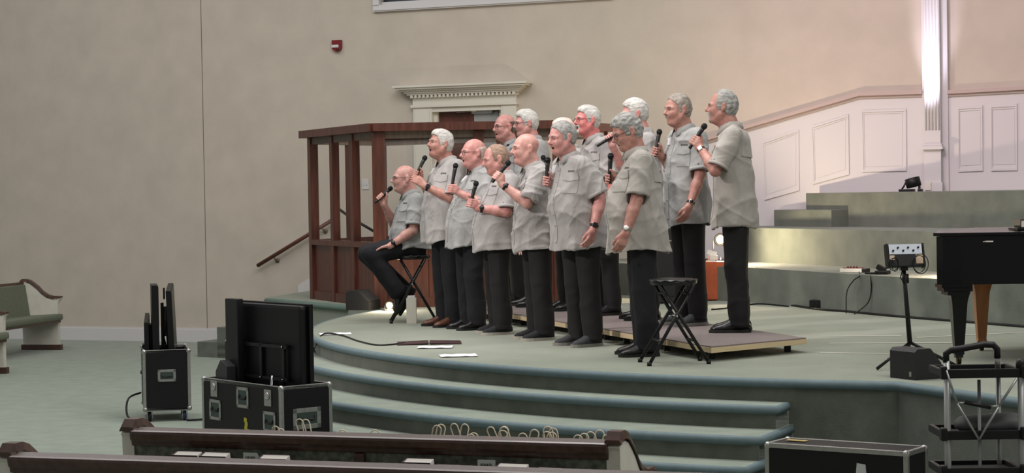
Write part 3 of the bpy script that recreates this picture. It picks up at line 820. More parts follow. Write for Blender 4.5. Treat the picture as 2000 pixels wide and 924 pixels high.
def wprism(mb, poly, d0, d1):
    """poly of (u,z)"""
    n = len(poly); vs = [tuple(WM @ Vector((p[0], d, p[1]))) for d in (d0, d1) for p in poly]
    mb.add(vs, [tuple(range(n)), tuple(range(2 * n - 1, n - 1, -1))] + [(i, n + i, n + (i + 1) % n, (i + 1) % n) for i in range(n)]); return mb

# floor
struct('floor', MB().box((0, 16, -.05), (30, 34, .1)), M_CARPET)
# walls with openings for the door and the high window
UJ = wall_uz(398, 300)[0]
DU0, DZ1 = wall_uz(846, 216); DU1 = wall_uz(981, 214)[0]; DZ0 = 1.0
WU0, WZ0 = wall_uz(741, 12); WU1 = WU0 + 3.1; WZ1 = WZ0 + 1.5
HT = 7.5
struct('wall_left', wbox(MB(), -4, UJ - .006, 0, HT, -.2, 0), M_WALL)
wb = MB()
for a, b, c, d in ((UJ + .006, WU0, 0, HT), (WU0, DU0, 0, WZ0), (DU0, DU1, 0, DZ0), (DU0, DU1, DZ1, WZ0), (DU1, WU1, 0, WZ0), (WU0, WU1, WZ1, HT), (WU1, 17, 0, HT)): wbox(wb, a, b, c, d, -.2, 0)
struct('wall_back', wb, M_WALL)
struct('trim_1', wbox(MB(), UJ - .006, UJ + .006, 0, HT, -.15, -.004), mat('wall_joint', srgb(110, 102, 92), .8))
# baseboard
u0 = wall_uz(118, 650)[0] - .8; bb_o = MB(); wbox(bb_o, u0 - 3, UJ + .9, 0, .165, 0, .022); wbox(bb_o, u0 - 3, UJ + .9, .165, .185, 0, .014)
struct('baseboard_left', bb_o, M_WHITE)
# high window
w = MB(); fw = .085
wbox(w, WU0 - .075, WU1 + .075, WZ0 - .075, WZ0 + .012, -.02, .045); wbox(w, WU0 - .06, WU1 + .06, WZ0 - .06, WZ0 - .04, .045, .06)
wbox(w, WU0 - .075, WU0 + .012, WZ0, WZ1, -.02, .045); wbox(w, WU1 - .012, WU1 + .075, WZ0, WZ1, -.02, .045); wbox(w, WU0 - .075, WU1 + .075, WZ1, WZ1 + .075, -.02, .045)
win = struct('window_1', w, M_WHITE)
wbox(MB(), WU0, WU1, WZ0, WZ1, -.13, -.12).build('pane', mat('dark_window_glass', srgb(54, 60, 68), .08, spec=.6), win)
m = MB(); wbox(m, WU0 + .012, WU1, WZ0 + .012, WZ0 + .05, -.1, -.03)
for i in range(1, 5): uu = WU0 + i * (WU1 - WU0) / 5; wbox(m, uu - .015, uu + .015, WZ0, WZ1, -.1, -.05)
m.build('muntin', M_WHITE, win)
# door, its frame and cornice
dr = empty('door_1', wpt((DU0 + DU1) / 2, DZ0)); dr['kind'] = 'structure'
def dpart(name, mb, m, parent=None):
    o = mb.build(name, m); p = parent or dr; o.parent = p; o.matrix_parent_inverse = Matrix.Translation(-Vector(dr.location)) if p is dr else Matrix.Identity(4); return o
leaf = dpart('door_leaf', wbox(MB(), DU0 + .03, DU1 - .03, DZ0, DZ1 - .02, -.11, -.065), M_WOODD)
lu0, lz1 = wall_uz(926, 219, -.06); lu1 = wall_uz(974, 219, -.06)[0]
dpart('door_glass', wbox(MB(), lu0, lu1, DZ0 + .9, lz1, -.075, -.058), mat('frosted_door_glass', srgb(150, 152, 150), .3), leaf)
c = MB(); cu, cz = wall_uz(925, 217, -.04); wbox(c, cu - .02, cu + .26, cz - .035, cz + .02, -.065, -.02); cu0 = wall_uz(893, 217)[0]
c.tube([wpt(cu + .05, cz, -.02), wpt(cu0, cz - .005, .02)], .012, 6); dpart('door_closer', c, M_ALU)
uL0 = wall_uz(810, 230)[0]; uR1 = wall_uz(1011, 230)[0]; zf = wall_uz(910, 206)[1]
for a, b in ((uL0, DU0), (DU1, uR1)):
    j = MB(); wbox(j, a, b, DZ0, zf, -.02, .05); wbox(j, a + .03, b - .03, DZ0, zf - .04, .05, .062); dpart('door_jamb', j, M_CREAM)
for a, b in ((DU0, DU0 + .05), (DU1 - .05, DU1)): dpart('door_stop', wbox(MB(), a, b, DZ0, DZ1, -.13, -.02), M_CREAM)
dpart('door_head', wbox(MB(), DU0 - .01, DU1 + .01, DZ1 - .02, zf + .02, -.1, .04), M_CREAM)
z1 = wall_uz(910, 200)[1]; z2 = wall_uz(910, 189)[1]; z3 = wall_uz(910, 183)[1]; z4 = wall_uz(903, 165)[1]
cn = MB(); wbox(cn, uL0 - .02, uR1 + .02, zf - .01, zf + .025, 0, .075); wbox(cn, uL0, uR1, zf, z2, 0, .055)
ov = (uL0 - wall_uz(780, 170)[0])
for i in range(5):
    a, b = z3 + (z4 - z3) * i / 5, z3 + (z4 - z3) * (i + 1) / 5; o = ov * (.28, .42, .6, .85, 1.)[i]
    wbox(cn, uL0 - o, uR1 + o, a, b + .002, 0, .06 + o * .75)
wbox(cn, uL0 - .03, uR1 + .03, z2, z3, 0, .062)
cor = dpart('door_cornice', cn, M_CREAM)
dm = None; nd = 26
for i in range(nd):
    u = uL0 - .02 + (uR1 - uL0 + .04) * (i + .5) / nd
    if dm is None:
        b = MB(); b.box((0, 0, 0), ((uR1 - uL0) / nd * .55, .045, (z3 - z2) * .9), bev=.003); dm = b.mesh('dentil', M_CREAM)
    o = link('dentil', dm, None, cor); o.location = Vector(wpt(u, (z2 + z3) / 2, .085)); o.rotation_euler = (0, 0, math.atan2(WU[1], WU[0]))
# fire alarm strobe and switch plates
u, z = wall_uz(660, 90); fa_ = empty('fire_alarm_strobe', wpt(u, z)); fa_.rotation_euler = (0, 0, math.atan2(WU[1], WU[0]))
M_ALARM = mat('alarm_red', srgb(118, 26, 32), .4)
MB().prism([(-.065, .075), (-.065, -.03), (-.04, -.06), (-.01, -.072), (.03, -.07), (.055, -.05), (.065, -.02), (.065, .075)], 0, .05, Matrix.Rotation(math.pi / 2, 4, 'X')).build('housing', M_ALARM, fa_)
MB().box((-.012, -.056, -.005), (.10, .02, .036), bev=.006).build('strobe_lens', mat('strobe_lens', srgb(205, 200, 198), .15), fa_)
MB().box((.02, -.052, -.05), (.04, .012, .02), bev=.004).build('sounder', mat('alarm_dark', srgb(60, 18, 20), .5), fa_)
tag(fa_, 'small red fire alarm strobe high on the beige wall', 'fire alarm')
u, z = wall_uz(714, 360); sw = empty('light_switch_plate', wpt(u, z)); sw.rotation_euler = (0, 0, math.atan2(WU[1], WU[0]))
MB().box((0, -.006, 0), (.1, .012, .13), bev=.004).build('plate', M_WHITE, sw)
for dx in (-.022, .022): MB().box((dx, -.016, 0), (.010, .012, .024)).build('toggle', M_WHITE, sw)
tag(sw, 'white double light switch plate on wall behind the wooden booth', 'switch')

# ---- stage
CX, CY, CR = 4.447, 17.761, 6.267
def arc(r, a0, a1, n): return [(CX + r * math.cos(math.radians(a)), CY + r * math.sin(math.radians(a))) for a in np.linspace(a0, a1, n)]
AJ = 157.; AK = math.degrees(math.atan2(11.87 - CY, 2.35 - CX)) % 360
SL = [tuple(G(521, 582, S_STAGE)[:2]), tuple(G(680, 596, S_STAGE)[:2])]
wl = lambda x: 26.9 - .42 * (x + 6.27)
front = arc(CR, AJ, AK, 70) + [(2.576, 11.37), (2.81, 10.853), (3.5, 9.4)]
stage_poly = front + [(9.5, 9.4), (9.5, wl(9.5) + .1), (-2.35, wl(-2.35) + .1), SL[0], SL[1]]
struct('stage', MB().prism(stage_poly, 0.0, S_STAGE), M_CARPET2)
def nosing(mb, path, z, r=.024, drop=.018):
    mb.tube([(p[0], p[1], z - drop) for p in path], r, 8)
def band(mb, path, z0, z1, out):
    """a strip following the path, leaning out to its right-hand side"""
    P = [Vector((p[0], p[1])) for p in path]; vs = []; n = len(P)
    for i, p in enumerate(P):
        t = (P[min(i + 1, n - 1)] - P[max(i - 1, 0)]).normalized(); nr = Vector((t.y, -t.x)) if out > 0 else Vector((-t.y, t.x)); o = nr * abs(out)
        vs += [(p.x - o.x * .3, p.y - o.y * .3, z0), (p.x + o.x, p.y + o.y, z0), (p.x + o.x, p.y + o.y, z1), (p.x - o.x * .3, p.y - o.y * .3, z1)]
    fs = [(0, 1, 2, 3), tuple((n - 1) * 4 + k for k in (3, 2, 1, 0))]
    for i in range(n - 1):
        for k in range(4): fs.append((i * 4 + k, (i + 1) * 4 + k, (i + 1) * 4 + (k + 1) % 4, i * 4 + (k + 1) % 4))
    mb.add(vs, fs)
nm = MB(); band(nm, front, S_STAGE - .042, S_STAGE + .004, -.02) if False else nosing(nm, front, S_STAGE, .030, .025)
struct('trim_2', nm, M_NOSING)
nm = MB(); nosing(nm, [SL[1], SL[0], (-2.6, 24.0)], S_STAGE, .035, .034); struct('trim_3', nm, mat('slab_edge', srgb(92, 112, 102), .8))
# riser face of the stage with its shade put into the carpet colour, slightly proud
def skin_wall(path, z0, z1, t=.006):
    m = MB(); P = [Vector(p) for p in path]; n = len(P); vs = []
    for i, p in enumerate(P):
        d = (P[min(i + 1, n - 1)] - P[max(i - 1, 0)]).normalized(); o = Vector((-d.y, d.x)) * -t
        q = p - o if False else p + Vector((d.y, -d.x)) * -t
        vs += [(q.x, q.y, z0), (q.x, q.y, z1)]
    m.add(vs, [(2 * i, 2 * i + 2, 2 * i + 3, 2 * i + 1) for i in range(n - 1)]); return m
fr_out = arc(CR + .006, AJ, AK, 70) + [(2.571, 11.366), (2.805, 10.85), (3.495, 9.395)]
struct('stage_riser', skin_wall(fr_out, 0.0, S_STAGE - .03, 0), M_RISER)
ends = [G(1530, 789, .60), G(1494, 850, .46), G(1458, 912, .32), G(1424, 980, .18)]
for k, (z, r, e, a_s) in enumerate(zip((.60, .46, .32, .18), (6.53, 6.93, 7.23, 7.53), ends, (175, 190, 201, 226))):
    ae = math.degrees(math.atan2(e[1] - CY, e[0] - CX)) % 360
    out = arc(r, a_s, ae, 60); inn = arc(CR - .3, a_s, ae, 60)[::-1]
    o = struct('stage_step', MB().prism(out + inn, 0, z), M_CARPET)
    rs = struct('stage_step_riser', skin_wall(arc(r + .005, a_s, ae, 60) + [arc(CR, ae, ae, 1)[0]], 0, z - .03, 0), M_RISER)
    nm = MB(); nosing(nm, out + [arc(CR + .05, ae, ae, 1)[0]], z, .029, .024); struct('trim_%d' % (4 + k), nm, M_NOSING)
# side steps up to the stage at the far left
q0 = G(386, 697, 0.); ud = np.array([.80, -.60]); vd = np.array([.45, .89])
for k in range(3):
    a = q0[:2] + ud * (.34 * k); L = 1.35 - .34 * k
    pl = [tuple(a), tuple(a + ud * L), tuple(a + ud * L + vd * 1.25), tuple(a + vd * 1.25)]
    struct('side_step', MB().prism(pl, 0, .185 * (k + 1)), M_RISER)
# choir steps: three wide carpeted platforms against the wall
R1 = [(.55, 23.2)] + [tuple(G(x, y, S_STAGE)[:2]) for x, y in ((1205, 576), (1480, 592), (1776, 621), (2000, 639))] + [(5.25, 14.2)]
Z1, Z2, Z3 = 1.105, 1.49, 1.87
R2 = [tuple(G(x, y, Z1)[:2]) for x, y in ((1440, 510), (1840, 531))]; R2 = [R2[0], R2[1], (R2[1][0] + 1.6, R2[1][1] - 3.4)]
R3 = [tuple(G(x, y, Z2)[:2]) for x, y in ((1575, 441.5), (1819, 445))]; R3 = [R3[0], R3[1], (R3[1][0] + 1.9, R3[1][1] - 3.6)]
def plat(path, z0, z1):
    p0, p1 = path[0], path[-1]
    return MB().prism(list(path) + [(9.5, p1[1]), (9.5, wl(9.5) + .05), (p0[0] + .3, wl(p0[0] + .3) + .05)], z0, z1)
M_CARPET3 = mat('carpet_choir', srgb(100, 106, 94), .95, noise_amt=.001, noise_scale=4.5, col2=srgb(80, 87, 76), bump=.5, bump_scale=220, sheen=.25, detail=8)
struct('choir_platform', plat(R1, S_STAGE - .02, Z1), M_CARPET3); struct('choir_platform', plat(R2, Z1 - .02, Z2), M_CARPET3); struct('choir_platform', plat(R3, Z2 - .02, Z3), M_CARPET3)
A = G(1512, 442, Z2)[:2]; B = G(1624, 443.5, Z2)[:2]; Cc = G(1665, 442.5, Z2)[:2]
struct('half_step', MB().prism([tuple(A), tuple(B), tuple(Cc), tuple(Cc + [.3, .5]), (A[0] + .1, wl(A[0] + .1))], Z2, Z2 + .19), M_CARPET3)

# ---- wainscot on the wall beside the choir steps
def U(px, py): return wall_uz(px, py)
top = [U(1290, 303), U(1470, 249), U(1680, 188), U(1803, 184)]; top2 = [U(1853, 184), U(2000, 176), U(2250, 162)]; top2.append((16.5, top2[2][1]))
wz = [(U(1290, 303)[0], S_STAGE)] + [top[0], top[1], top[2], top[3]] + [(top[3][0], S_STAGE)]
wn_ = struct('wainscot', wprism(MB(), wz, 0, .035), M_WHITE)
wz2 = [(top2[0][0], Z3 - .1), top2[0], top2[1], top2[2], top2[3], (top2[3][0], Z3 - .1)]
wn2 = struct('wainscot', wprism(MB(), wz2, 0, .035), M_WHITE)
for (pa, par) in (((top, ), wn_), ((top2, ), wn2)):
    for path in pa:
        m = MB()
        for a, b in zip(path, path[1:]):
            wprism(m, [(a[0], a[1]), (b[0], b[1]), (b[0], b[1] + .04), (a[0], a[1] + .04)], 0, .085)
            wprism(m, [(a[0], a[1] - .03), (b[0], b[1] - .03), (b[0], b[1]), (a[0], a[1])], 0, .055)
        m.build('cap_rail', M_CAP, par)
def panel(q, par):
    q = [np.array(U(*p)) for p in q]; c = sum(q) / 4; ins = lambda s: [tuple(p + (c - p) / np.linalg.norm(c - p) * s) for p in q]
    m = MB(); a, b, d = q, ins(.03), ins(.055)
    for i in range(4):
        j = (i + 1) % 4
        wprism(m, [tuple(a[i]), tuple(a[j]), b[j], b[i]], .03, .05); wprism(m, [b[i], b[j], d[j], d[i]], .03, .042)
    f_ = m.build('panel_moulding', M_WHITE, par)
    wprism(MB(), ins(.075), .03, .039).build('panel', M_WHITE, par)
for q in (((1400, 303), (1465, 283), (1467, 400), (1402, 418)), ((1490, 277), (1562, 253), (1563, 372), (1495, 391)), ((1586, 246), (1659, 224), (1660, 341), (1590, 360)), ((1683, 216), (1771, 213), (1772, 334), (1686, 336))): panel(q, wn_)
for q in (((1872, 209), (1920, 206), (1921, 334), (1873, 336)), ((1936, 206), (1987, 203), (1988, 333), (1937, 334)), ((2003, 202), (2052, 199), (2053, 332), (2004, 333)), ((2072, 198), (2124, 195), (2125, 331), (2073, 332)), ((2144, 194), (2198, 191), (2199, 330), (2145, 331))): panel(q, wn2)
# fluted pilaster
ua, ub, uc, ud_ = U(1803, 180)[0], U(1809, 180)[0], U(1840, 180)[0], U(1853, 180)[0]
pil = struct('pilaster', wbox(MB(), ua, ud_, Z3 - .05, HT, 0, .06), M_WHITE)
zb = wall_uz(1825, 286, .1)[1]; zfl = wall_uz(1825, 254, .1)[1]
wbox(MB(), ub, uc, zb, HT, .05, .13).build('shaft', M_WHITE, pil)
pm = MB(); wbox(pm, ub - .005, uc + .005, Z3 - .02, zb - .03, .05, .15); wbox(pm, ub - .03, uc + .03, zb - .035, zb, .05, .19); wbox(pm, ub - .015, uc + .015, zb, zb + .03, .05, .16); wbox(pm, ub - .02, uc + .02, Z3 - .02, Z3 + .1, .05, .165)
pm.build('pedestal', M_WHITE, pil)
for i in range(5):
    uu = ub + (uc - ub) * (i + .5) / 5; m = MB(); r = (uc - ub) / 10 * .72
    m.tube([wpt(uu, zfl, .128), wpt(uu, HT, .128)], r, 8); m.build('flute', M_WHITE, pil)
# ------------------------------------------------------------------ wooden booth with glass
def segbox(mb, p, q, z0, z1, t, e0=0., e1=0.):
    p, q = Vector(p[:2]), Vector(q[:2]); d = (q - p).normalized(); n = Vector((-d.y, d.x)) * t / 2; p = p - d * e0; q = q + d * e1
    c = [p - n, q - n, q + n, p + n]
    mb.prism([(v.x, v.y) for v in c], z0, z1); return mb
def rooted(root, name, mb, m, parent=None):
    """mesh given in place coordinates, parented under an unrotated root (or under one of its parts)"""
    for i, v in enumerate(mb.v): mb.v[i] = (v[0] - root.location[0], v[1] - root.location[1], v[2] - root.location[2])
    return mb.build(name, m, parent or root)
Z = S_STAGE
bA, bB = G(616, 584, Z)[:2], G(745, 601, Z)[:2]; bC = np.array([.50, 20.55]); bD = np.array([1.05, 22.0]); bE = np.array([-1.55, 23.6])
booth = empty('instrument_booth', (float(bB[0]), float(bB[1]), Z)); tag(booth, 'dark wooden booth with glass sides standing behind the singers', 'booth')
zt = 2.60; zr = 1.40; th = .095; M_WOODG = mat('header_wood_glow', srgb(116, 102, 90), .6, noise_amt=.2, noise_scale=6, stretch=(5, 5, .6))  # header wood is coloured lighter for the glow that falls on it
faces = {'AB': (bA, bB), 'BC': (bB, bC), 'CD': (bC, bD), 'DE': (bD, bE), 'EA': (bE, bA)}
posts = [(bA, .10), (bA + (bB - bA) * .345, .09), (bA + (bB - bA) * .655, .09), (bB, .135), (bB + (bC - bB) * .56, .10), (bC, .12), (bD, .1), (bE, .09), (bD + (bE - bD) * .45, .09), (bE + (bA - bE) * .5, .08)]
for k, (p, wd) in enumerate(posts):
    j = 0 if k in (0, 1, 2) else 1
    ang = math.atan2(*(bB - bA)[::-1]) if j == 0 else 0.
    rooted(booth, 'post', MB().box((p[0], p[1], (Z + zt) / 2), (wd, wd, zt - Z), ang, bev=.006), M_WOODR)
for nm_, (p, q) in faces.items():
    back = nm_ in ('DE', 'EA')
    rooted(booth, 'cap_board', segbox(MB(), p, q, zt, zt + .085, .26 if not back else .12, .11 if nm_ in ('AB',) else .05, .05), M_WOODR)
    rooted(booth, 'header', segbox(MB(), p, q, zt - .075, zt, .05), M_WOODG)
    rooted(booth, 'sill', segbox(MB(), p, q, zr - .03, zr + .03, .11), M_WOODR)
    rooted(booth, 'skirting', segbox(MB(), p, q, Z, Z + .1, .075), M_WOODR)
    n = {'AB': 3, 'BC': 4, 'CD': 3, 'DE': 4, 'EA': 3}[nm_]
    for i in range(n):
        a = p + (q - p) * (i / n); b = p + (q - p) * ((i + 1) / n)
        rooted(booth, 'wood_panel', segbox(MB(), a, b, Z + .08, zr, .03, -.012, -.012), M_WOODR)
        if 0 < i: rooted(booth, 'batten', segbox(MB(), a - (q - p) / np.linalg.norm(q - p) * .03, a + (q - p) / np.linalg.norm(q - p) * .03, Z + .08, zr - .02, .06), M_WOODR)
    if not back:
        for i in range(3 if nm_ == 'AB' else 2):
            k = 3 if nm_ == 'AB' else 2; a = p + (q - p) * (i / k); b = p + (q - p) * ((i + 1) / k)
            rooted(booth, 'glass_pane', segbox(MB(), a, b, zr + .03, zt - .09, .008, -.02, -.02), M_GLASS)

# ------------------------------------------------------------------ handrails
def rail_thing(pts, r, m, name='handrail'):
    return MB().tube(pts, r, 10)
u0, z0 = wall_uz(503, 519, .09); u1, z1 = wall_uz(652, 428, .09)
hr = empty('handrail', wpt(u0, z0, .09)); tag(hr, 'brown wooden handrail sloping up the beige wall left of the booth', 'handrail')
rooted(hr, 'rail', MB().tube([wpt(u0, z0, .09), wpt(u1, z1, .09)], .026, 10), M_WOODD)
for f_ in (.22, .85):
    a = wpt(u0 + (u1 - u0) * f_, z0 + (z1 - z0) * f_, .09); b = wpt(u0 + (u1 - u0) * f_, z0 + (z1 - z0) * f_ - .07, .0)
    m = MB().tube([a + [0, 0, -.02], b + (a - b) * [.6, .6, 0.1], b], .010, 8); m.lathe([(.032, 0), (.03, .012)], 12, Matrix.Translation(Vector(b)) @ rot_to(WN)); rooted(hr, 'bracket', m, mat('bracket_bronze', srgb(120, 108, 92), .4, metal=.6) if f_ < .5 else bpy.data.materials['bracket_bronze'])
pts = [D(656, 404, 24.3), D(686, 426, 24.2), D(734, 454, 24.1)]
hr2 = empty('handrail', (float(pts[1][0]), float(pts[1][1]), Z)); tag(hr2, 'thin dark iron handrail on a post seen through the booth glass', 'handrail')
rooted(hr2, 'rail', MB().tube(pts, .018, 8), M_BLACKM); rooted(hr2, 'post', MB().tube([pts[1], (pts[1][0], pts[1][1], Z)], .02, 8), mat('iron_grey', srgb(96, 98, 90), .5, metal=.3))
rooted(hr2, 'scroll', MB().tube([pts[1] + [-.05, 0, -.0], pts[1] + [-.03, 0, -.09], pts[1] + [.0, 0, -.13]], .014, 8), bpy.data.materials['iron_grey'])
su0, sz0 = wall_uz(584, 574); sl = (z1 - z0) / (u1 - u0)
struct('trim_8', wprism(MB(), [(su0, sz0 - .05), (su0 + 1.5, sz0 - .05 + 1.5 * sl), (su0 + 1.5, sz0 + .11 + 1.5 * sl), (su0, sz0 + .11)], 0, .03), M_WHITE)

# ------------------------------------------------------------------ pews
M_PEWW = mat('pew_white_paint', srgb(208, 204, 192), .5, noise_amt=.06, noise_scale=12)
M_PEWD = mat('pew_dark_wood', srgb(70, 46, 36), .35, noise_amt=.3, noise_scale=10, stretch=(3, 3, 3), bump=.06, bump_scale=40, coat=.25)
M_CUSH = mat('pew_fabric_green', srgb(104, 110, 94), .95, noise_amt=.25, noise_scale=90, bump=.3, bump_scale=200)
M_UPH = mat('pew_fabric_leaf', srgb(66, 71, 62), .95, noise_amt=.001, noise_scale=30, col2=srgb(112, 117, 104), bump=.3, bump_scale=120, detail=3)
ARM = [(-.345, .875), (-.31, .893), (-.25, .893), (-.20, .878), (-.15, .845), (-.09, .80), (-.03, .74), (.04, .695), (.12, .672), (.19, .672), (.235, .685)]
def pew(loc, rz, L, label, rack=False):
    """local: x faces the front of the seat, y along the length, z up; origin at the middle"""
    o = empty('pew', loc, rz); tag(o, label, 'pew')
    prof = [(-.30, 0), (-.335, .84)] + [(a, b - .02) for a, b in ARM] + [(.205, .64), (.195, .60), (.19, .45), (.19, .30), (.195, .0)]
    for sd in (-1, 1):
        Mx = Matrix(((1, 0, 0, 0), (0, 0, 1, sd * (L / 2 - .03)), (0, 1, 0, 0), (0, 0, 0, 1)))
        e = MB().prism(prof[::-1], -.03, .03, Mx).build('end_panel', M_PEWW, o)
        m = MB(); n = len(ARM); vs = []; fs = []
        for i, (a, b) in enumerate(ARM):
            w_ = .04; y = sd * (L / 2 - .03); tk = .036 if 0 < i < n - 1 else .02
            vs += [(a, y - w_, b - .01), (a, y + w_, b - .01), (a, y + w_ * .75, b - .01 + tk), (a, y - w_ * .75, b - .01 + tk)]
        fs = [(0, 1, 2, 3), tuple((n - 1) * 4 + k for k in (3, 2, 1, 0))] + [(i * 4 + k, (i + 1) * 4 + k, (i + 1) * 4 + (k + 1) % 4, i * 4 + (k + 1) % 4) for i in range(n - 1) for k in range(4)]
        m.add(vs, fs); m.build('arm_cap', M_PEWD, o)
        MB().box((-.055, sd * (L / 2 - .03), .035), (.56, .075, .07), bev=.008).build('foot', M_PEWD, o)
        m = MB(); y = sd * (L / 2 + .002)
        m.tube([(.02, y, .62), (-.05, y, .5), (-.12, y, .3), (-.12, y, .12)], .006, 6); m.build('carved_groove', M_PEWW, e)
    sl_ = math.radians(9)
    Mb = Matrix.Rotation(-sl_, 3, 'Y')
    MB().box((-.245, 0, .62), (.05, L - .12, .46), M=Mb, bev=.015).build('back_cushion', M_CUSH, o)
    MB().box((-.283, 0, .60), (.03, L - .1, .48), M=Mb, bev=.004).build('back_panel', M_UPH, o)
    m = MB(); m.box((-.318, 0, .852), (.085, L - .10, .052), M=Mb, bev=.014); m.box((-.318, 0, .822), (.046, L - .1, .04), M=Mb, bev=.006); m.build('top_rail', M_PEWD, o)
    MB().box((-.283, 0, .34), (.045, L - .1, .07), M=Mb, bev=.006).build('bottom_rail', M_PEWD, o)
    MB().box((-.305, .0, .58), (.03, .05, .44), M=Mb, bev=.004).build('back_stile', M_PEWD, o)
    s_ = MB(); s_.box((-.0, 0, .415), (.50, L - .02, .085), M=Matrix.Rotation(-math.radians(3), 3, 'Y'), bev=.03); s_.build('seat_cushion', M_CUSH, o)
    MB().box((-.0, 0, .36), (.46, L - .1, .03), M=Matrix.Rotation(-math.radians(3), 3, 'Y')).build('seat_board', M_PEWD, o)
    if rack: MB().box((-.425, 0, .56), (.012, L - .3, .11), M=Mb).build('book_rack_front', M_PEWD, o); MB().box((-.365, 0, .50), (.12, L - .3, .015), M=Mb).build('book_rack_shelf', M_PEWD, o)
    return o
# two pews at the far left that face right
p1 = G(92, 683, 0); a1 = math.radians(180 + 76); Lp = 3.4
d1 = np.array([math.cos(a1), math.sin(a1), 0]); c1 = p1 + d1 * (Lp / 2); pew(c1, math.radians(76 - 90) + 0, Lp, 'far pew with green cushion against the wall at left edge, complete end panel')
p2 = G(-4, 727, 0); c2 = p2 + d1 * (Lp / 2) + np.array([-.05, -.1, 0]); pew(c2, math.radians(76 - 90), Lp, 'pew cut off by the left picture edge, nearer than the other')
# two pews in the foreground, seen from behind
ZR = .878
qa, qb = G(262, 838, ZR), G(1178, 863, ZR)
dv = unit(qb - qa); ang = math.atan2(dv[1], dv[0]); fx = np.array([-dv[1], dv[0], 0])
LA = np.linalg.norm(qb - qa) + .14; ca = (qa + qb) / 2 + fx * .345; ca[2] = 0
pewA = pew(ca, ang + math.pi / 2, LA, 'dark-railed pew with hymnals tucked in its back, gift bags behind', rack=True)
ra, rb = G(8, 887, ZR), G(1095, 921, ZR)
dvB = unit(rb - ra); fxB = np.array([-dvB[1], dvB[0], 0]); LB = np.linalg.norm(rb - ra) + 3.2
cb = ra + dvB * (LB / 2 - .03) + fxB * .345; cb[2] = 0
pew(cb, math.atan2(dvB[1], dvB[0]) + math.pi / 2, LB, 'nearest pew, only its dark top rail shows along the bottom edge')

# hymnals and cards in the rack of the middle pew
M_PAGE = mat('page_edges', srgb(222, 218, 210), .8, noise_amt=.06, noise_scale=3, stretch=(1, 1, 300)); M_COVER = mat('hymnal_cover', srgb(44, 22, 30), .5)
back_n = -fx                                                            # out of the pew back, towards the camera
pl0 = (qa + qb) / 2 + back_n * .075
def on_back(px, py): return plane_hit(px, py, pl0, back_n)
books = [(339, 391, 884, 'maroon hymnal in the pew rack, first from the left end'), (393, 446, 886, 'maroon hymnal in the pew rack, second from the left end'), (507, 563, 891, 'maroon hymnal beside the torn left card in the rack'), (788, 845, 898, 'maroon hymnal in the rack right of the pew back divider'), (847, 898, 910, 'low hymnal half hidden, just right of the divider hymnal'), (969, 1031, 908, 'maroon hymnal beside the right printed card in the rack'), (1046, 1096, 916, 'low hymnal farthest right in the pew rack')]
for x0, x1, y, lb in books:
    a, b = on_back(x0, y), on_back(x1, y + (x1 - x0) * .03); w_ = np.linalg.norm(b - a) * .97; c = (a + b) / 2; h_ = .215
    tl = math.radians(15); o = empty('hymnal', c - np.array([0, 0, h_ * math.cos(tl)]) + fx * (h_ * math.sin(tl)), ang); o.rotation_euler = (tl, 0, ang); tag(o, lb, 'book', 'hymnals in the pew rack')
    for sy in (-.026, .026): MB().box((0, sy, h_ / 2), (w_, .004, h_), bev=.001).build('cover', M_COVER, o)
    MB().box((-w_ / 2 + .004, 0, h_ / 2), (.006, .052, h_), bev=.001).build('spine', M_COVER, o)
    MB().box((.002, 0, h_ / 2 - .001), (w_ - .008, .048, h_ - .004)).build('page_block', M_PAGE, o)
M_CARD = mat('card_paper', srgb(188, 192, 188), .7); M_INK = mat('card_ink', srgb(64, 68, 66), .8)
for x0, x1, y0_, y1_, lb in ((475, 505, 884, 902, 'small pale printed card with a torn corner in the pew rack'), (933, 967, 898, 918, 'small pale printed card right of the divider in pew rack')):
    a, b = on_back(x0, y0_), on_back(x1, y0_ + 1); c = (a + b) / 2; w_ = np.linalg.norm(b - a); h_ = .14
    o = empty('card', c - np.array([0, 0, h_]), ang + (.05 if x0 > 800 else 0)); tag(o, lb, 'card', 'cards in the pew rack')
    pol = [(-w_ / 2, 0), (w_ / 2, 0), (w_ / 2, h_ - (.014 if x0 < 800 else 0)), (w_ / 2 - (.008 if x0 < 800 else 0), h_), (-w_ / 2, h_)]
    MB().prism(pol, -.0006, .0006, Matrix.Rotation(math.pi / 2, 4, 'X')).build('sheet', M_CARD, o)
    r_ = random.Random(x0); m = MB(); x = -w_ * .32
    while x < w_ * .3:
        q = r_.uniform(.002, .004); hh = r_.uniform(.011, .016); m.box((x, -.0012, h_ - .022), (q, .0006, hh)); x += q + r_.uniform(.0012, .003)
    m.build('print', M_INK, o)

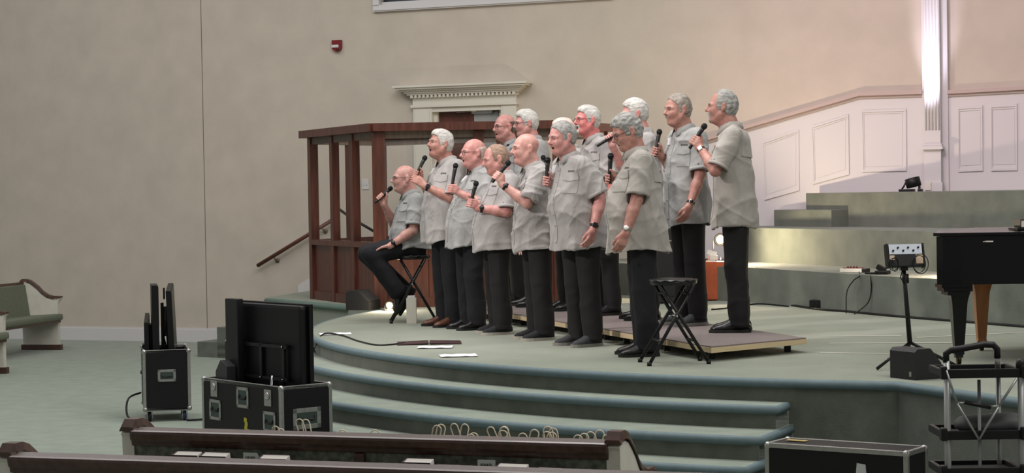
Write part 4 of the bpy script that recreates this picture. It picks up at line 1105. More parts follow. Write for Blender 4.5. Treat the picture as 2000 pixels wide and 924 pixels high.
# gift bags standing on the seat of the middle pew
M_KRAFT = mat('kraft_paper', srgb(168, 122, 82), .85, noise_amt=.12, noise_scale=30); M_TWINE = mat('twisted_paper_handle', srgb(226, 214, 190), .8)
bags = [(505, .17, .0), (560, .19, .03), (622, .2, .0), (703, .2, -.02), (764, .3, -.03), (822, .2, .015), (848, .34, .015), (892, .2, .0), (925, .32, .01), (958, .2, .01), (1003, .2, .0), (1022, .34, .005), (1048, .2, .01), (1098, .2, .0), (1112, .33, .01), (1160, .2, -.005)]
for i, (px, dep, dz) in enumerate(bags):
    t_ = (px - 262) / (1178 - 262); c = qa + (qb - qa) * t_ + fx * (dep + .10); c[2] = .462
    r_ = random.Random(i * 7 + 1); o = empty('gift_bag', c, ang + r_.uniform(-.25, .25))
    pos = ['first', 'second', 'third', 'fourth', 'fifth', 'sixth', 'seventh', 'eighth', 'eighth', 'seventh', 'sixth', 'fifth', 'fourth', 'third', 'second', 'first'][i]
    tag(o, 'brown paper gift bag on the pew seat, %s from the %s end' % (pos, 'left' if i < 8 else 'right'), 'gift bag', 'paper gift bags on the pew seat')
    w_, d_, h_ = .095, .06, .285 + dz; m = MB()
    vs = [(sx * w_ / 2 * k, sy * d_ / 2 * k2, z) for z, k, k2 in ((0, 1, 1), (h_ * .55, 1.0, .96), (h_, 1.0, .7)) for sx, sy in ((-1, -1), (1, -1), (1, 1), (-1, 1))]
    m.add(vs, [(3, 2, 1, 0)] + [(a * 4 + k, a * 4 + (k + 1) % 4, a * 4 + 4 + (k + 1) % 4, a * 4 + 4 + k) for a in (0, 1) for k in range(4)]); m.build('bag', M_KRAFT, o)
    for sy in (-1, 1):
        hh = .10 + r_.uniform(-.012, .018) + .015; tl = r_.uniform(-.02, .02); hw = .021
        pts = [(hw * -1 , sy * .021, h_ - .02), (-hw + tl * .3, sy * .022, h_ + hh * .55)] + [(hw * math.cos(a) + tl, sy * (.022 + .006), h_ + hh - hw + hw * math.sin(a)) for a in np.linspace(math.pi * .95, .05 * math.pi, 8)] + [(hw + tl * .3, sy * .022, h_ + hh * .55), (hw, sy * .021, h_ - .02)]
        MB().tube(pts, .0032, 6).build('handle', M_TWINE, o)

# ------------------------------------------------------------------ road cases and screens
M_CASE = mat('case_laminate', srgb(13, 13, 15), .5, spec=.3, bump=.15, bump_scale=150); M_DISH = mat('handle_recess', srgb(70, 84, 80), .4, metal=.5)
def road_case(name, loc, rz, w, d, h, label, faces_, lid, z0=.0, latches=()):
    """box of w (x) d (y) h with aluminium edges; faces_: recessed handles as (side, u, v)"""
    o = empty(name, loc, rz); tag(o, label, 'road case')
    t = .012; b = z0
    if lid: MB().box((0, 0, b + h / 2), (w, d, h)).build('body', M_CASE, o)
    else:
        m = MB()
        for c, s_ in (((0, -d / 2 + t / 2, b + h / 2), (w, t, h)), ((0, d / 2 - t / 2, b + h / 2), (w, t, h)), ((-w / 2 + t / 2, 0, b + h / 2), (t, d - 2 * t, h)), ((w / 2 - t / 2, 0, b + h / 2), (t, d - 2 * t, h)), ((0, 0, b + t / 2), (w - 2 * t, d - 2 * t, t))): m.box(c, s_)
        m.build('body', M_CASE, o)
    e = .026; k = .004
    for sx in (-1, 1):
        for sy in (-1, 1): MB().box((sx * (w / 2 - e / 2 + k), sy * (d / 2 - e / 2 + k), b + h / 2), (e, e, h), bev=.003).build('edge_trim', M_ALU, o)
    for zz in (b + e / 2 - k, b + h - e / 2 + k):
        for s_ in (-1, 1):
            MB().box((0, s_ * (d / 2 - e / 2 + k), zz), (w + 2 * k, e if lid else .018, e), bev=.003).build('edge_trim', M_ALU, o)
            MB().box((s_ * (w / 2 - e / 2 + k), 0, zz), (e if lid else .018, d + 2 * k, e), bev=.003).build('edge_trim', M_ALU, o)
        for sx in (-1, 1):
            for sy in (-1, 1):
                m = MB(); m.lathe([(.001, .016), (.012, .014), (.02, .006), (.022, -.01), (.02, -.02)], 10, Matrix.Translation(Vector((sx * (w / 2 - .008), sy * (d / 2 - .008), zz))) @ rot_to((sx, sy, .8 if zz > b + h / 2 else -.8))); m.build('ball_corner', M_ALU, o)
    def frame(side):
        return {'f': (Vector((0, -d / 2, 0)), Vector((1, 0, 0)), Vector((0, -1, 0))), 'r': (Vector((w / 2, 0, 0)), Vector((0, 1, 0)), Vector((1, 0, 0))), 'l': (Vector((-w / 2, 0, 0)), Vector((0, -1, 0)), Vector((-1, 0, 0)))}[side]
    for side, u, v, pw, ph in faces_:
        p, ux, nx = frame(side); c = p + ux * u + Vector((0, 0, b + v)); R = Matrix((ux, -nx, Vector((0, 0, 1)))).transposed()
        m = MB(); bw = pw * .14
        for dx, dz, a_, b_ in ((0, ph / 2 - bw / 2, pw, bw), (0, -ph / 2 + bw / 2, pw, bw), (-pw / 2 + bw / 2, 0, bw, ph), (pw / 2 - bw / 2, 0, bw, ph)): m.box(c + ux * dx + Vector((0, 0, dz)) + nx * .003, (a_, .006, b_), M=R, bev=.002)
        pl_ = m.build('handle_plate', M_ALU, o)
        MB().box(c + nx * .001, (pw * .74, .004, ph * .74), M=R).build('handle_dish', M_DISH, pl_)
        m = MB(); m.tube([c + ux * (-pw * .3) + nx * .006 + Vector((0, 0, ph * .12)), c + ux * (-pw * .26) + nx * .012 + Vector((0, 0, -ph * .06)), c + ux * (pw * .26) + nx * .012 + Vector((0, 0, -ph * .06)), c + ux * (pw * .3) + nx * .006 + Vector((0, 0, ph * .12))], .006, 6); m.build('grip', M_BLACKM, pl_)
    for side, u, v in latches:
        p, ux, nx = frame(side); c = p + ux * u + Vector((0, 0, b + v)); R = Matrix((ux, -nx, Vector((0, 0, 1)))).transposed()
        m = MB(); m.box(c + nx * .003, (.085, .006, .11), M=R, bev=.003); l_ = m.build('latch', M_ALU, o)
        m = MB(); m.lathe([(.026, .0), (.026, .006), (.02, .010)], 14, Matrix.Translation(c + nx * .006 + Vector((0, 0, .012))) @ rot_to(nx)); m.box(c + nx * .012 + Vector((0, 0, .012)), (.045, .006, .012), M=R); m.build('twist_lock', M_CHROME, l_)
    return o
def caster(o, x, y, r=.045, col=None):
    g = MB(); g.lathe([(r * .5, -.014), (r, -.012), (r, .012), (r * .5, .014)], 16, Matrix.Translation((x, y, r)) @ Matrix.Rotation(math.pi / 2, 4, 'Y')); c = g.build('caster', col or M_BLACK, o)
    m = MB(); m.box((x, y, r * 2 + .004), (.06, .07, .01)); m.box((x - .02, y, r * 1.4), (.005, .04, r * 1.5)); m.box((x + .02, y, r * 1.4), (.005, .04, r * 1.5)); m.build('caster_fork', M_ALU, c)
M_BLUEW = mat('caster_blue', srgb(28, 40, 84), .5)
# tall open case with screens, left
k0 = G(302, 824, 0.); c1_ = k0 + np.array([.05, .30, 0])
rc1 = road_case('road_case', c1_, math.radians(12), .40, .62, .52, 'tall open black road case holding folded screens, standing alone at left', [('f', 0, .30, .155, .105), ('r', .1, .3, .155, .105), ('l', -.1, .3, .155, .105)], False, .10)
for sx in (-1, 1):
    for sy in (-1, 1): caster(rc1, sx * .15, sy * .25, col=M_BLUEW if (sx, sy) == (1, -1) else None)
m = MB(); m.box((0, 0, .097), (.40, .62, .012), bev=.003); m.build('dolly_board', M_ALU, rc1)
M_TVB = mat('screen_back_plastic', srgb(9, 9, 10), .45, spec=.3, bump=.1, bump_scale=200); M_TVG = mat('screen_glass', srgb(8, 8, 10), .3)
def panel_screen(name, loc, rz, tilt, L, H_, T_, label, cut=0., group=None):
    """screen standing on edge: local y is its length, x its thickness"""
    o = empty(name, loc, rz); tag(o, label, 'screen', group)
    prof = [(-L / 2, 0), (L / 2, 0), (L / 2, H_), (-L / 2, H_ - cut)]
    Mx = Matrix(((0, 0, 1, 0), (1, 0, 0, 0), (0, 1, 0, 0), (0, 0, 0, 1)))
    MB().prism(prof, -T_ / 2, T_ / 2, Mx).build('back_shell', M_TVB, o)
    pin = [(-L / 2 + .012, .012), (L / 2 - .012, .012), (L / 2 - .012, H_ - .012), (-L / 2 + .012, H_ - cut - .012)]
    MB().prism(pin, T_ / 2, T_ / 2 + .004, Mx).build('glass', M_TVG, o)
    MB().box((-T_ / 2 - .012, 0, H_ * .5), (.024, L * .45, H_ * .35), bev=.006).build('rear_bulge', M_TVB, o)
    o.rotation_euler = (0, tilt, rz); return o
ca_, sa_ = math.cos(math.radians(12)), math.sin(math.radians(12))
def in1(x, y, z): return (c1_[0] + x * ca_ - y * sa_, c1_[1] + x * sa_ + y * ca_, z)
panel_screen('flat_screen', in1(-.155, .0, .118), math.radians(9), 0, .42, .80, .035, 'shortest slanted black screen at the left of the tall open case', .06, 'screens stored in the tall case')
panel_screen('flat_screen', in1(-.085, .0, .118), math.radians(12), 0, .45, 1.06, .055, 'tall narrow black screen in the middle of the open case', .0, 'screens stored in the tall case')
panel_screen('flat_screen', in1(.085, .0, .118), math.radians(7), math.radians(-2), .48, 1.06, .045, 'tall black screen with pointed top at right of open case', .05, 'screens stored in the tall case')
sb = empty('screen_bracket', in1(.0, -.05, .118)); tag(sb, 'black screen mounting arm between the screens in the tall case', 'bracket')
m = MB(); m.box((-.02, 0, .45), (.02, .05, .9), bev=.003); m.build('upright', M_BLACKM, sb); MB().box((.015, -.03, .74), (.03, .06, .26), bev=.006).build('arm', M_BLACKM, sb); MB().tube([(.0, -.05, .8), (.025, -.06, .7), (.0, -.06, .6), (.02, -.05, .5)], .008, 6).build('hose', M_BLACK, sb); MB().box((-.005, .02, .98), (.012, .03, .1)).build('hook', M_BLACKM, sb)
# long open case with a big screen
HC = .68; tl_ = G(395, 738, HC); tn_ = G(548, 757, HC); tr_ = G(630, 748, HC)
vx = unit(tn_ - tl_); rz2 = math.atan2(vx[1], vx[0]); vy = np.array([-vx[1], vx[0], 0]); w2 = np.linalg.norm(tn_ - tl_); d2 = float((tr_ - tn_) @ vy)
d2 = max(d2, .40); c2_ = tl_ + vx * (w2 / 2) + vy * (d2 / 2); c2_[2] = 0
rc2 = road_case('road_case', c2_, rz2, w2, d2, HC, 'long open black road case with a big screen standing in it', [('f', -.33 * w2, .47, .15, .14), ('f', .03 * w2, .58, .15, .14), ('f', .36 * w2, .44, .15, .14), ('r', 0, .46, .22, .14)], False, 0, [('f', -.34 * w2, .615), ('f', .345 * w2, .60)])
M_YEL = mat('yellow_tape', srgb(196, 186, 60), .6)
m = MB()
for dx, dz, a_ in ((0, .31, .2), (.01, .285, -.1), (.005, .26, .15), (.025, .235, -.2), (.03, .205, .1), (.04, .18, -.1)): m.box((.06 * w2 + dx, -d2 / 2 - .002, dz + .12), (.034, .003, .028), M=Matrix.Rotation(a_, 3, 'Y'))
m.build('yellow_tape_mark', M_YEL, rc2)
m = MB(); m.box((w2 / 2 + .002, .02, .20), (.003, .085, .13), bev=.001); m.build('yellow_tape_mark', M_YEL, rc2)
m = MB(); [m.tube([(w2 / 2 + .005, -.01 + i * .02, .24 - j * .035), (w2 / 2 + .005, .0 + i * .02, .22 - j * .035)], .003, 5) for i in range(3) for j in range(3)]; m.build('tape_lettering', M_INK, rc2)
def loc2(x, y, z): return tuple(c2_ + vx * x + vy * y + np.array([0, 0, z]))
tv = empty('flat_screen', loc2(.0, .05, .02), rz2); tag(tv, 'large black flat screen seen from behind, standing in the long case', 'screen')
tl3 = plane_hit(450, 588, c2_ + vy * .05, vy); tr3 = plane_hit(603, 598, c2_ + vy * .05, vy); x0_ = float((tl3 - c2_) @ vx); x1_ = float((tr3 - c2_) @ vx); zt_ = float(tl3[2]); tw = x1_ - x0_; tcx = (x0_ + x1_) / 2
MB().box((tcx, .02, zt_ / 2 + .1), (tw, .03, zt_ - .22), bev=.006).build('bezel', M_TVB, tv)
MB().box((tcx, .037, zt_ / 2 + .1), (tw - .03, .004, zt_ - .25)).build('glass', M_TVG, tv)
MB().box((tcx, -.02, zt_ / 2 + .15), (tw - .05, .06, zt_ - .34), bev=.024).build('rear_shell', M_TVB, tv)
MB().box((tcx + .05, -.055, zt_ * .62), (tw * .42, .02, .30), bev=.008).build('rear_plate', M_TVB, tv)
m = MB(); zc_ = zt_ - .30
m.box((tcx - .02, -.075, zc_), (tw * .72, .02, .022)); m.box((tcx - .02, -.075, zc_ - .22), (tw * .72, .02, .02)); m.box((tcx + tw * .3, -.075, zc_ - .11), (.03, .02, .25)); m.box((tcx + .02, -.075, zc_ - .11), (.03, .02, .25)); m.box((tcx - tw * .42, -.075, zc_ - .11), (.03, .03, .27), bev=.003)
m.build('mount_frame', M_BLACKM, tv)
m = MB()
for x_, z_ in ((tcx + tw * .3, zc_), (tcx + tw * .3, zc_ - .22), (tcx + .02, zc_ - .22), (tcx - tw * .42, zc_ + .01)): m.lathe([(.008, 0), (.006, .008)], 8, Matrix.Translation((x_, -.088, z_)) @ Matrix.Rotation(math.pi / 2, 4, 'X'))
m.build('mount_bolts', M_CHROME, tv)
MB().box((tcx - tw * .27, -.11, zt_ / 2 + .13), (tw * .16, .05, zt_ - .24), bev=.006).build('mount_column', M_BLACKM, tv)
m = MB(); m.prism([(-.075, 0), (.075, 0), (.075, .30), (-.01, .34), (-.075, .26)], -.05, .05, Matrix.Translation((tcx - tw * .30, -.155, .45)) @ Matrix.Rotation(math.pi / 2, 4, 'X')); m.build('power_box', mat('dark_grey_plastic', srgb(48, 48, 50), .4), tv)
m = MB(); m.tube([(tcx + tw * .17, -.085, zc_ - .2), (tcx + tw * .17, -.1, zc_ - .32), (tcx + tw * .15, -.11, zc_ - .42)], .012, 8); m.build('cable_clamp', M_CHROME, tv)
# lidded case at the right, below the stage
f0_, f1_, b1_ = G(1495, 866, .52), G(1772, 884, .52), G(1826, 873.5, .52)
vx3 = unit(f1_ - f0_); vy3 = np.array([-vx3[1], vx3[0], 0]); w3 = np.linalg.norm(f1_ - f0_); d3 = float(np.linalg.norm(b1_ - f1_)); c3_ = f0_ + vx3 * (w3 / 2) + vy3 * (d3 / 2); c3_[2] = 0
rc3 = road_case('road_case', c3_, math.atan2(vx3[1], vx3[0]), w3, d3, .52, 'closed black road case with white sticker below the stage at right', [], True)
m = MB(); m.prism([(-.02, .0), (.055, -.02), (.075, .04), (.05, .085), (.045, .14), (-.005, .145)], 0, .002, Matrix.Translation((.16 * w3, -d3 / 2 - .001, .30)) @ Matrix.Rotation(math.pi / 2, 4, 'X')); st_ = m.build('white_sticker', M_CARD, rc3)
m = MB(); [m.box((.16 * w3 + .025, -d3 / 2 - .004, .33 + .018 * i), (.05 - .006 * (i % 3), .001, .005)) for i in range(4)]; m.build('sticker_print', M_INK, st_)
MB().box((-.36 * w3, .02, .5205 + .005), (.12, .05, .002)).build('gold_label', mat('gold_label', srgb(170, 150, 90), .5), rc3)

# ------------------------------------------------------------------ folding cart at the right edge
M_CARTG = mat('cart_tube_grey', srgb(150, 152, 150), .4, metal=.5)
yc = 9.0; cart = empty('folding_cart', tuple(D(1920, 900, yc)[:2]) + (0,)); tag(cart, 'folding grey-tubed utility cart with black shelves at the right edge', 'cart')
def cp(px, py, y=yc): return D(px, py, y)
def cpart(name, mb, m): return rooted(cart, name, mb, m)
zb0 = .09
def cvert(px, ptop, y, r, m=M_CARTG):
    a = cp(px, ptop, y); return MB().tube([a, (a[0] + .002, a[1], zb0)], r, 10)
cpart('front_post', cvert(1849, 705, yc, .0155), M_CARTG); cpart('front_post', cvert(1994, 712, yc, .0165), M_CARTG)
cpart('rear_post', cvert(1949, 700, yc + .28, .012), M_CARTG); cpart('rear_post', cvert(1912, 742, yc + .05, .008), M_CARTG)
h0, h1 = cp(1848, 712), cp(1948, 708, yc + .02)
hp = [h0, h0 + [0, 0, .045], h0 + [.02, 0, .068], h1 + [-.02, 0, .075], h1 + [0, 0, .05], h1]
cpart('handle', MB().tube([h0 + [0, 0, .01], h0 + [0, 0, .05], h0 + [.022, 0, .066], h0 + [.07, 0, .072], h1 + [-.06, 0, .085], h1 + [-.018, 0, .082], h1 + [0, 0, .062], h1 + [0, 0, .02]], .0155, 10), M_BLACK)
for p in (h0, h1): cpart('handle_stem', MB().tube([p + [0, 0, -.03], p + [0, 0, .04]], .012, 10), M_ALU)
hx = cp(1994, 712); cpart('post_knob', MB().lathe([(.022, -.03), (.025, 0), (.02, .02), (.006, .028)], 12, Matrix.Translation(Vector(hx))), M_BLACK)
def shelf(pf, name='shelf'):
    a, b = cp(1842, pf), cp(1994, pf + 14); zz = (a[2] + b[2]) / 2; m = MB(); x0, x1 = a[0] - .005, b[0] + .01
    for y0_, tk in ((yc - .012, .042), (yc + .29, .03)): m.box(((x0 + x1) / 2, y0_, zz), (x1 - x0, .02, tk), bev=.004)
    m.box((x0 + .01, yc + .14, zz), (.02, .3, .035), bev=.004); m.box((x1 - .01, yc + .14, zz), (.02, .3, .035), bev=.004); m.box(((x0 + x1) / 2, yc + .14, zz - .008), (x1 - x0 - .02, .29, .006))
    cpart(name, m, M_BLACK)
    for x in (x0 + .004, x1 - .002): cpart('shelf_clamp', MB().box((x, yc - .01, zz + .006), (.03, .05, .06), bev=.008), M_BLACK)
    return zz
z_1 = shelf(722); z_2 = shelf(842); shelf(915)
a, b, c_, e1, e2 = cp(1845, 722), cp(1983, 738), cp(1909, 857), cp(1866, 786), cp(1948, 792)
for p, q in ((a, e1), (b, e2), (e1, c_), (e2, c_)): cpart('brace', MB().tube([p + [0, -.03, 0], q + [0, -.03, 0]], .006, 6), M_CARTG)
cpart('brace_link', MB().tube([e1 + [0, -.03, 0], e1 + [.04, -.03, 0]], .006, 6).tube([e2 + [0, -.03, 0], e2 + [-.045, -.03, -.002]], .006, 6), M_CARTG)
cpart('gas_strut', MB().tube([e1 + [.035, -.035, .003], e2 + [-.04, -.035, -.005]], .009, 8), M_BLACK)
for x, y in ((1849, yc), (1994, yc), (1949, yc + .28)):
    p = cp(x, 800, y); m = MB(); m.lathe([(.02, -.012), (.045, -.012), (.045, .012), (.02, .012)], 14, Matrix.Translation((p[0], p[1], .045)) @ Matrix.Rotation(math.pi / 2, 4, 'Y')); cpart('wheel', m, M_BLACK)
bx_ = empty('cloth_bag', (float(cp(1942, 840, yc + .14)[0]), yc + .14, z_2 - .005)); tag(bx_, 'crumpled dark grey cloth bag lying on the cart shelf', 'bag')
f = Field((-.22, -.13, -.02), (.22, .13, .12), .012); f.add(ell((0, 0, .03), (.19, .10, .045)), .02); f.add(ell((.06, 0, .05), (.09, .08, .035)), .04); f.add(ell((-.1, .01, .045), (.07, .07, .03)), .04)
P_, Q_ = f.mesh(); P_ = cloth_fold(P_, vnormals(P_, Q_), .006, 3, 'shirt'); P_[:, 2] = np.maximum(P_[:, 2], .0); link('bag_body', np_mesh('bag_body', P_, Q_, mat('grey_nylon', srgb(62, 64, 64), .6)), None, bx_)
MB().tube([(.1, -.06, .085), (.14, -.07, .1), (.17, -.06, .085)], .005, 6).build('buckle', M_CHROME, bx_)

# ------------------------------------------------------------------ speakers, lamps, amplifier
M_SPK = mat('speaker_black', srgb(22, 22, 23), .6, bump=.3, bump_scale=120); M_MESH = mat('speaker_grille', srgb(34, 34, 36), .6, metal=.2, bump=.8, bump_scale=300)
def wedge(loc, rz, w, d, h, label, lean=.4):
    o = empty('stage_monitor', loc, rz); tag(o, label, 'speaker')
    prof = [(-d / 2, .0), (d / 2, 0), (d / 2, h * .42), (d / 2 - d * lean, h), (-d / 2 + .02, h), (-d / 2, h * .9)]
    Mx = Matrix(((0, 0, 1, 0), (1, 0, 0, 0), (0, 1, 0, 0), (0, 0, 0, 1)))
    MB().prism(prof, -w / 2, w / 2, Mx).build('cabinet', M_SPK, o)
    a, b = Vector((0, d / 2, h * .42)), Vector((0, d / 2 - d * lean, h)); c = (a + b) / 2; t = (b - a); n = Vector((0, t.z, -t.y)).normalized()
    R = Matrix((Vector((1, 0, 0)), n, t.normalized())).transposed()
    MB().box(c + n * .004, (w * .9, .012, t.length * .88), M=R, bev=.004).build('grille', M_MESH, o)
    MB().box((w * .32, -d / 2 - .001, h * .18), (.02, .004, .03)).build('badge', M_ALU, o)
    MB().box((-w / 2 - .002, 0, h * .55), (.006, d * .3, h * .14), bev=.002).build('side_handle', M_BLACK, o)
    for sx in (-1, 1): MB().lathe([(.014, 0), (.016, .012)], 8, Matrix.Translation((sx * w * .4, -d * .4, -.0))).build('rubber_foot', M_BLACK, o)
    return o
wc = G(1798, 742, Z); wedge(wc + np.array([0, .12, .001]), math.radians(-62), .24, .22, .19, 'black wedge monitor speaker at the stage edge by the piano', .45)
w2_ = G(708, 606, Z); wedge(w2_ + np.array([0, .12, .001]), math.radians(-110), .30, .26, .20, 'dark wedge monitor speaker on the floor before the booth', .5)
M_BULB = mat('lit_bulb', (1, .8, .5, 1), .5, emis=(1, .72, .40, 1), strength=60)
def flood(p, toward, label, r=.045, power=14, stand=0.):
    """small floodlight with a glowing bulb, facing 'toward'"""
    p = np.array(p); d = unit(np.array(toward) - p); o = empty('flood_lamp', (p[0], p[1], p[2] - stand)); tag(o, label, 'lamp'); q = Vector((0, 0, stand)); Md = Matrix.Translation(q) @ rot_to(d)
    m = MB(); k = 18; prf = [(r * 1.15, .02), (r * 1.2, .0), (r * .8, -.06), (r * .5, -.08), (.004, -.082), (.004, -.074), (r * .45, -.072), (r * .7, -.055), (r * 1.08, .0), (r * 1.08, .02)]
    m.lathe(prf, k, Md); m.f = [q_ for q_ in m.f if len(q_) == 4]; m.sm = [True] * len(m.f); m.build('housing', M_BLACKM, o)
    bm = bmesh.new(); bmesh.ops.create_uvsphere(bm, u_segments=16, v_segments=10, radius=r * .75)
    me = bpy.data.meshes.new('bulb'); bm.to_mesh(me); bm.free(); me.polygons.foreach_set('use_smooth', [True] * len(me.polygons)); me.materials.append(M_BULB)
    b = link('bulb', me, None, o); b.location = q + Vector(d) * .018
    m = MB(); m.tube([q + Vector((-r * 1.3, 0, 0)), q + Vector((-r * 1.3, 0, -stand * .7)), q + Vector((r * 1.3, 0, -stand * .7)), q + Vector((r * 1.3, 0, 0))], .006, 6); m.box(q + Vector((0, 0, -stand + .008)), (.1, .1, .016), bev=.003); m.tube([q + Vector((0, 0, -stand * .7)), q + Vector((0, 0, -stand))], .01, 8); m.build('yoke', M_BLACKM, o)
    L_ = bpy.data.lights.new('flood_lamp_light', 'POINT'); L_.energy = power; L_.color = (1, .80, .55); L_.shadow_soft_size = .03
    lo_ = bpy.data.objects.new('flood_lamp_light', L_); COL.objects.link(lo_); lo_.parent = o; lo_.location = q + Vector(d) * (r * 1.6 + .03)
    return o
pl1 = G(765, 607, Z); flood(pl1 + np.array([-.02, .0, .055]), np.array([-1.6, 0, 1.0]), 'glowing floor lamp on the stage behind the seated man', .042, 16, .055)
pl2 = D(1407, 468, 21.3); flood(pl2, np.array([0.8, 0, 1.3]), 'glowing lamp above the orange amplifier behind the tall bearded man', .06, 120, float(pl2[2] - Z1))
pl3 = D(1890, 522, 17.6); flood(np.array([pl3[0], pl3[1], Z1 + .08]), pl3 + np.array([-1, .1, .15]), 'small flood lamp on the choir step hidden behind the piano', .05, 28, .08)
# orange amplifier
ap = G(1392, 588, Z); am = empty('amplifier', ap + np.array([0, .14, 0]), math.radians(6)); tag(am, 'orange-brown amplifier cabinet with papers on top behind the singers', 'amplifier')
M_ORANGE = mat('orange_vinyl', srgb(176, 82, 44), .55, noise_amt=.15, noise_scale=14, bump=.2, bump_scale=200)
MB().box((0.0, 0, .215), (.28, .22, .41), bev=.012).build('cabinet', M_ORANGE, am); MB().box((.155, 0, .2), (.05, .2, .38), bev=.01).build('side_panel', M_BLACK, am)
for x_ in (-.1, .1): MB().box((x_, 0, .006), (.03, .15, .012)).build('foot', M_BLACK, am)
MB().tube([(-.06, 0, .42), (-.05, 0, .445), (.05, 0, .445), (.06, 0, .42)], .008, 6).build('handle', M_BLACK, am)
nb_ = empty('paper_stack', ap + np.array([.02, .1, .425])); tag(nb_, 'small stack of white papers leaning on top of the orange amplifier', 'papers')
MB().box((.0, 0, .035), (.09, .06, .05), rz=.2, bev=.003).build('paper', M_PAGE, nb_); MB().box((-.01, .02, .085), (.1, .02, .05), M=Matrix.Rotation(.3, 3, 'Y')).build('paper', M_PAGE, nb_)
# black amplifier further left, seen between the legs
bp_ = np.array([1.55, 20.55, Z]); ba = empty('amplifier', bp_, math.radians(6)); tag(ba, 'tall black amplifier cabinet half hidden behind the empty stool', 'amplifier')
MB().box((0, 0, .40), (.52, .28, .78), bev=.012).build('cabinet', M_SPK, ba); MB().box((0, -.142, .34), (.46, .01, .52)).build('grille_cloth', M_MESH, ba); MB().box((.05, -.145, .66), (.17, .008, .012)).build('badge', M_ALU, ba); MB().box((.03, -.10, .805), (.05, .04, .03), bev=.004).build('knob_box', M_WHITE, ba)
for x_ in (-.2, .2): MB().box((x_, 0, .005), (.03, .2, .012)).build('foot', M_BLACK, ba)
# stage uplight on the upper platform
up = plane_hit(1796, 374, np.array([0, 0, Z3]), np.array([0, 0, 1.])); up = wpt(wall_uz(1797, 374)[0], Z3, .55)
ul = empty('stage_uplight', up, math.atan2(WU[1], WU[0])); tag(ul, 'black stage uplight at the foot of the white pilaster', 'lamp')
m = MB(); m.lathe([(.075, -.05), (.085, -.045), (.085, .05), (.07, .055), (.07, .03)], 18, Matrix.Translation((.03, 0, .10)) @ Matrix.Rotation(math.radians(-14), 4, 'Y')); m.build('can', M_BLACK, ul)
m = MB(); m.tube([(-.11, -.02, .004), (-.07, -.02, .06), (-.05, -.02, .1)], .010, 6); m.box((-.04, 0, .015), (.17, .10, .03), bev=.006); m.box((.11, 0, .015), (.05, .09, .03), bev=.006); m.box((.1, 0, .045), (.02, .05, .06)); m.build('yoke', M_BLACKM, ul)
mm_ = MB(); mm_.lathe([(.065, .0), (.06, .003)], 18, Matrix.Translation((.03, 0, .10)) @ Matrix.Rotation(math.radians(-14), 4, 'Y') @ Matrix.Translation((0, 0, .045))); mm_.build('lens', mat('uplight_lens', (.9, .85, 1, 1), .3, emis=(.85, .8, 1, 1), strength=8), ul)
pt = wpt(wall_uz(1815, 374)[0], Z3 + .20, .56); spot_light('uplight_beam', pt, wpt(wall_uz(1826, 200)[0], 3.45, .10), 260, (.86, .80, 1.0), 22, 1.0, .04)
out_ = wpt(wall_uz(1818, 368)[0], Z3 + .06, .17); oo = MB(); oo.box((0, -.004, 0), (.07, .008, .1), bev=.002); ob = oo.build('outlet_plate', M_CREAM); ob.location = out_; ob.rotation_euler = (0, 0, math.atan2(WU[1], WU[0])); tag(ob, 'small white outlet plate low on the pilaster pedestal', 'outlet')

# ------------------------------------------------------------------ grand piano
pn = empty('grand_piano', (2.95, 12.9, Z)); tag(pn, 'black grand piano cut off by the right picture edge', 'piano')
def pz(y, yy=12.85): return 1.94 - (y - 361) * yy / FPX
def PP(x, y): return (x - 2.95, y - 12.9)
outl = [PP(*q) for q in ((2.81, 12.88), (2.84, 12.83), (2.95, 12.80), (5.2, 12.62), (5.3, 14.5), (4.4, 14.45), (3.8, 14.32), (3.42, 14.25), (3.20, 14.05), (3.0, 13.55), (2.88, 13.1))]
zt2, zb2 = pz(462) - Z, pz(556) - Z
body_ = MB().prism(outl, zb2, zt2).build('case', M_BLACKG, pn)
lid_o = [((x) * 1.0 + (-.025 if x < 0.2 else 0), y + (-.02 if y < .2 else .02)) for x, y in outl]
MB().prism(lid_o, zt2 + .004, zt2 + .024).build('lid', M_BLACKG, pn)
def pleg(x, y, mtl, w=.11):
    l_ = MB(); c = (x - 2.95, y - 12.9); l_.prism([(-w * .75, -w * .6), (w * .75, -w * .6), (w * .75, w * .6), (-w * .75, w * .6)], zb2 - .05, zb2, Matrix.Translation((c[0], c[1], 0)))
    n = 4; vs = []
    for z, r in ((zb2 - .05, w * .62), (zb2 - .10, w * .5), (zb2 - .13, w * .46), (.09, w * .27), (.07, w * .3)):
        for sx, sy in ((-1, -1), (1, -1), (1, 1), (-1, 1)): vs.append((c[0] + sx * r, c[1] + sy * r, z))
    l_.add(vs, [(i * 4 + k, i * 4 + (k + 1) % 4, i * 4 + 4 + (k + 1) % 4, i * 4 + 4 + k) for i in range(4) for k in range(4)] + [(0, 1, 2, 3), (19, 18, 17, 16)])
    o = l_.build('leg', mtl, pn)
    MB().lathe([(.012, -.012), (.03, -.012), (.03, .012), (.012, .012)], 12, Matrix.Translation((c[0], c[1], .031)) @ Matrix.Rotation(math.pi / 2, 4, 'Y')).build('caster', mat('brass_caster', srgb(60, 48, 30), .4, metal=1.) if 'brass_caster' not in bpy.data.materials else bpy.data.materials['brass_caster'], o)
    MB().box((c[0], c[1], .062), (.05, .05, .03)).build('caster_socket', M_BLACKM, o)
pleg(2.965, 12.95, M_BLACKG); pleg(3.37, 14.0, mat('leg_lamp_glow', srgb(168, 106, 58), .4, noise_amt=.2, noise_scale=6, stretch=(5, 5, .6))); pleg(4.9, 12.9, M_BLACKG)  # amber of the far leg is warm lamp light put into its colour
st = MB()
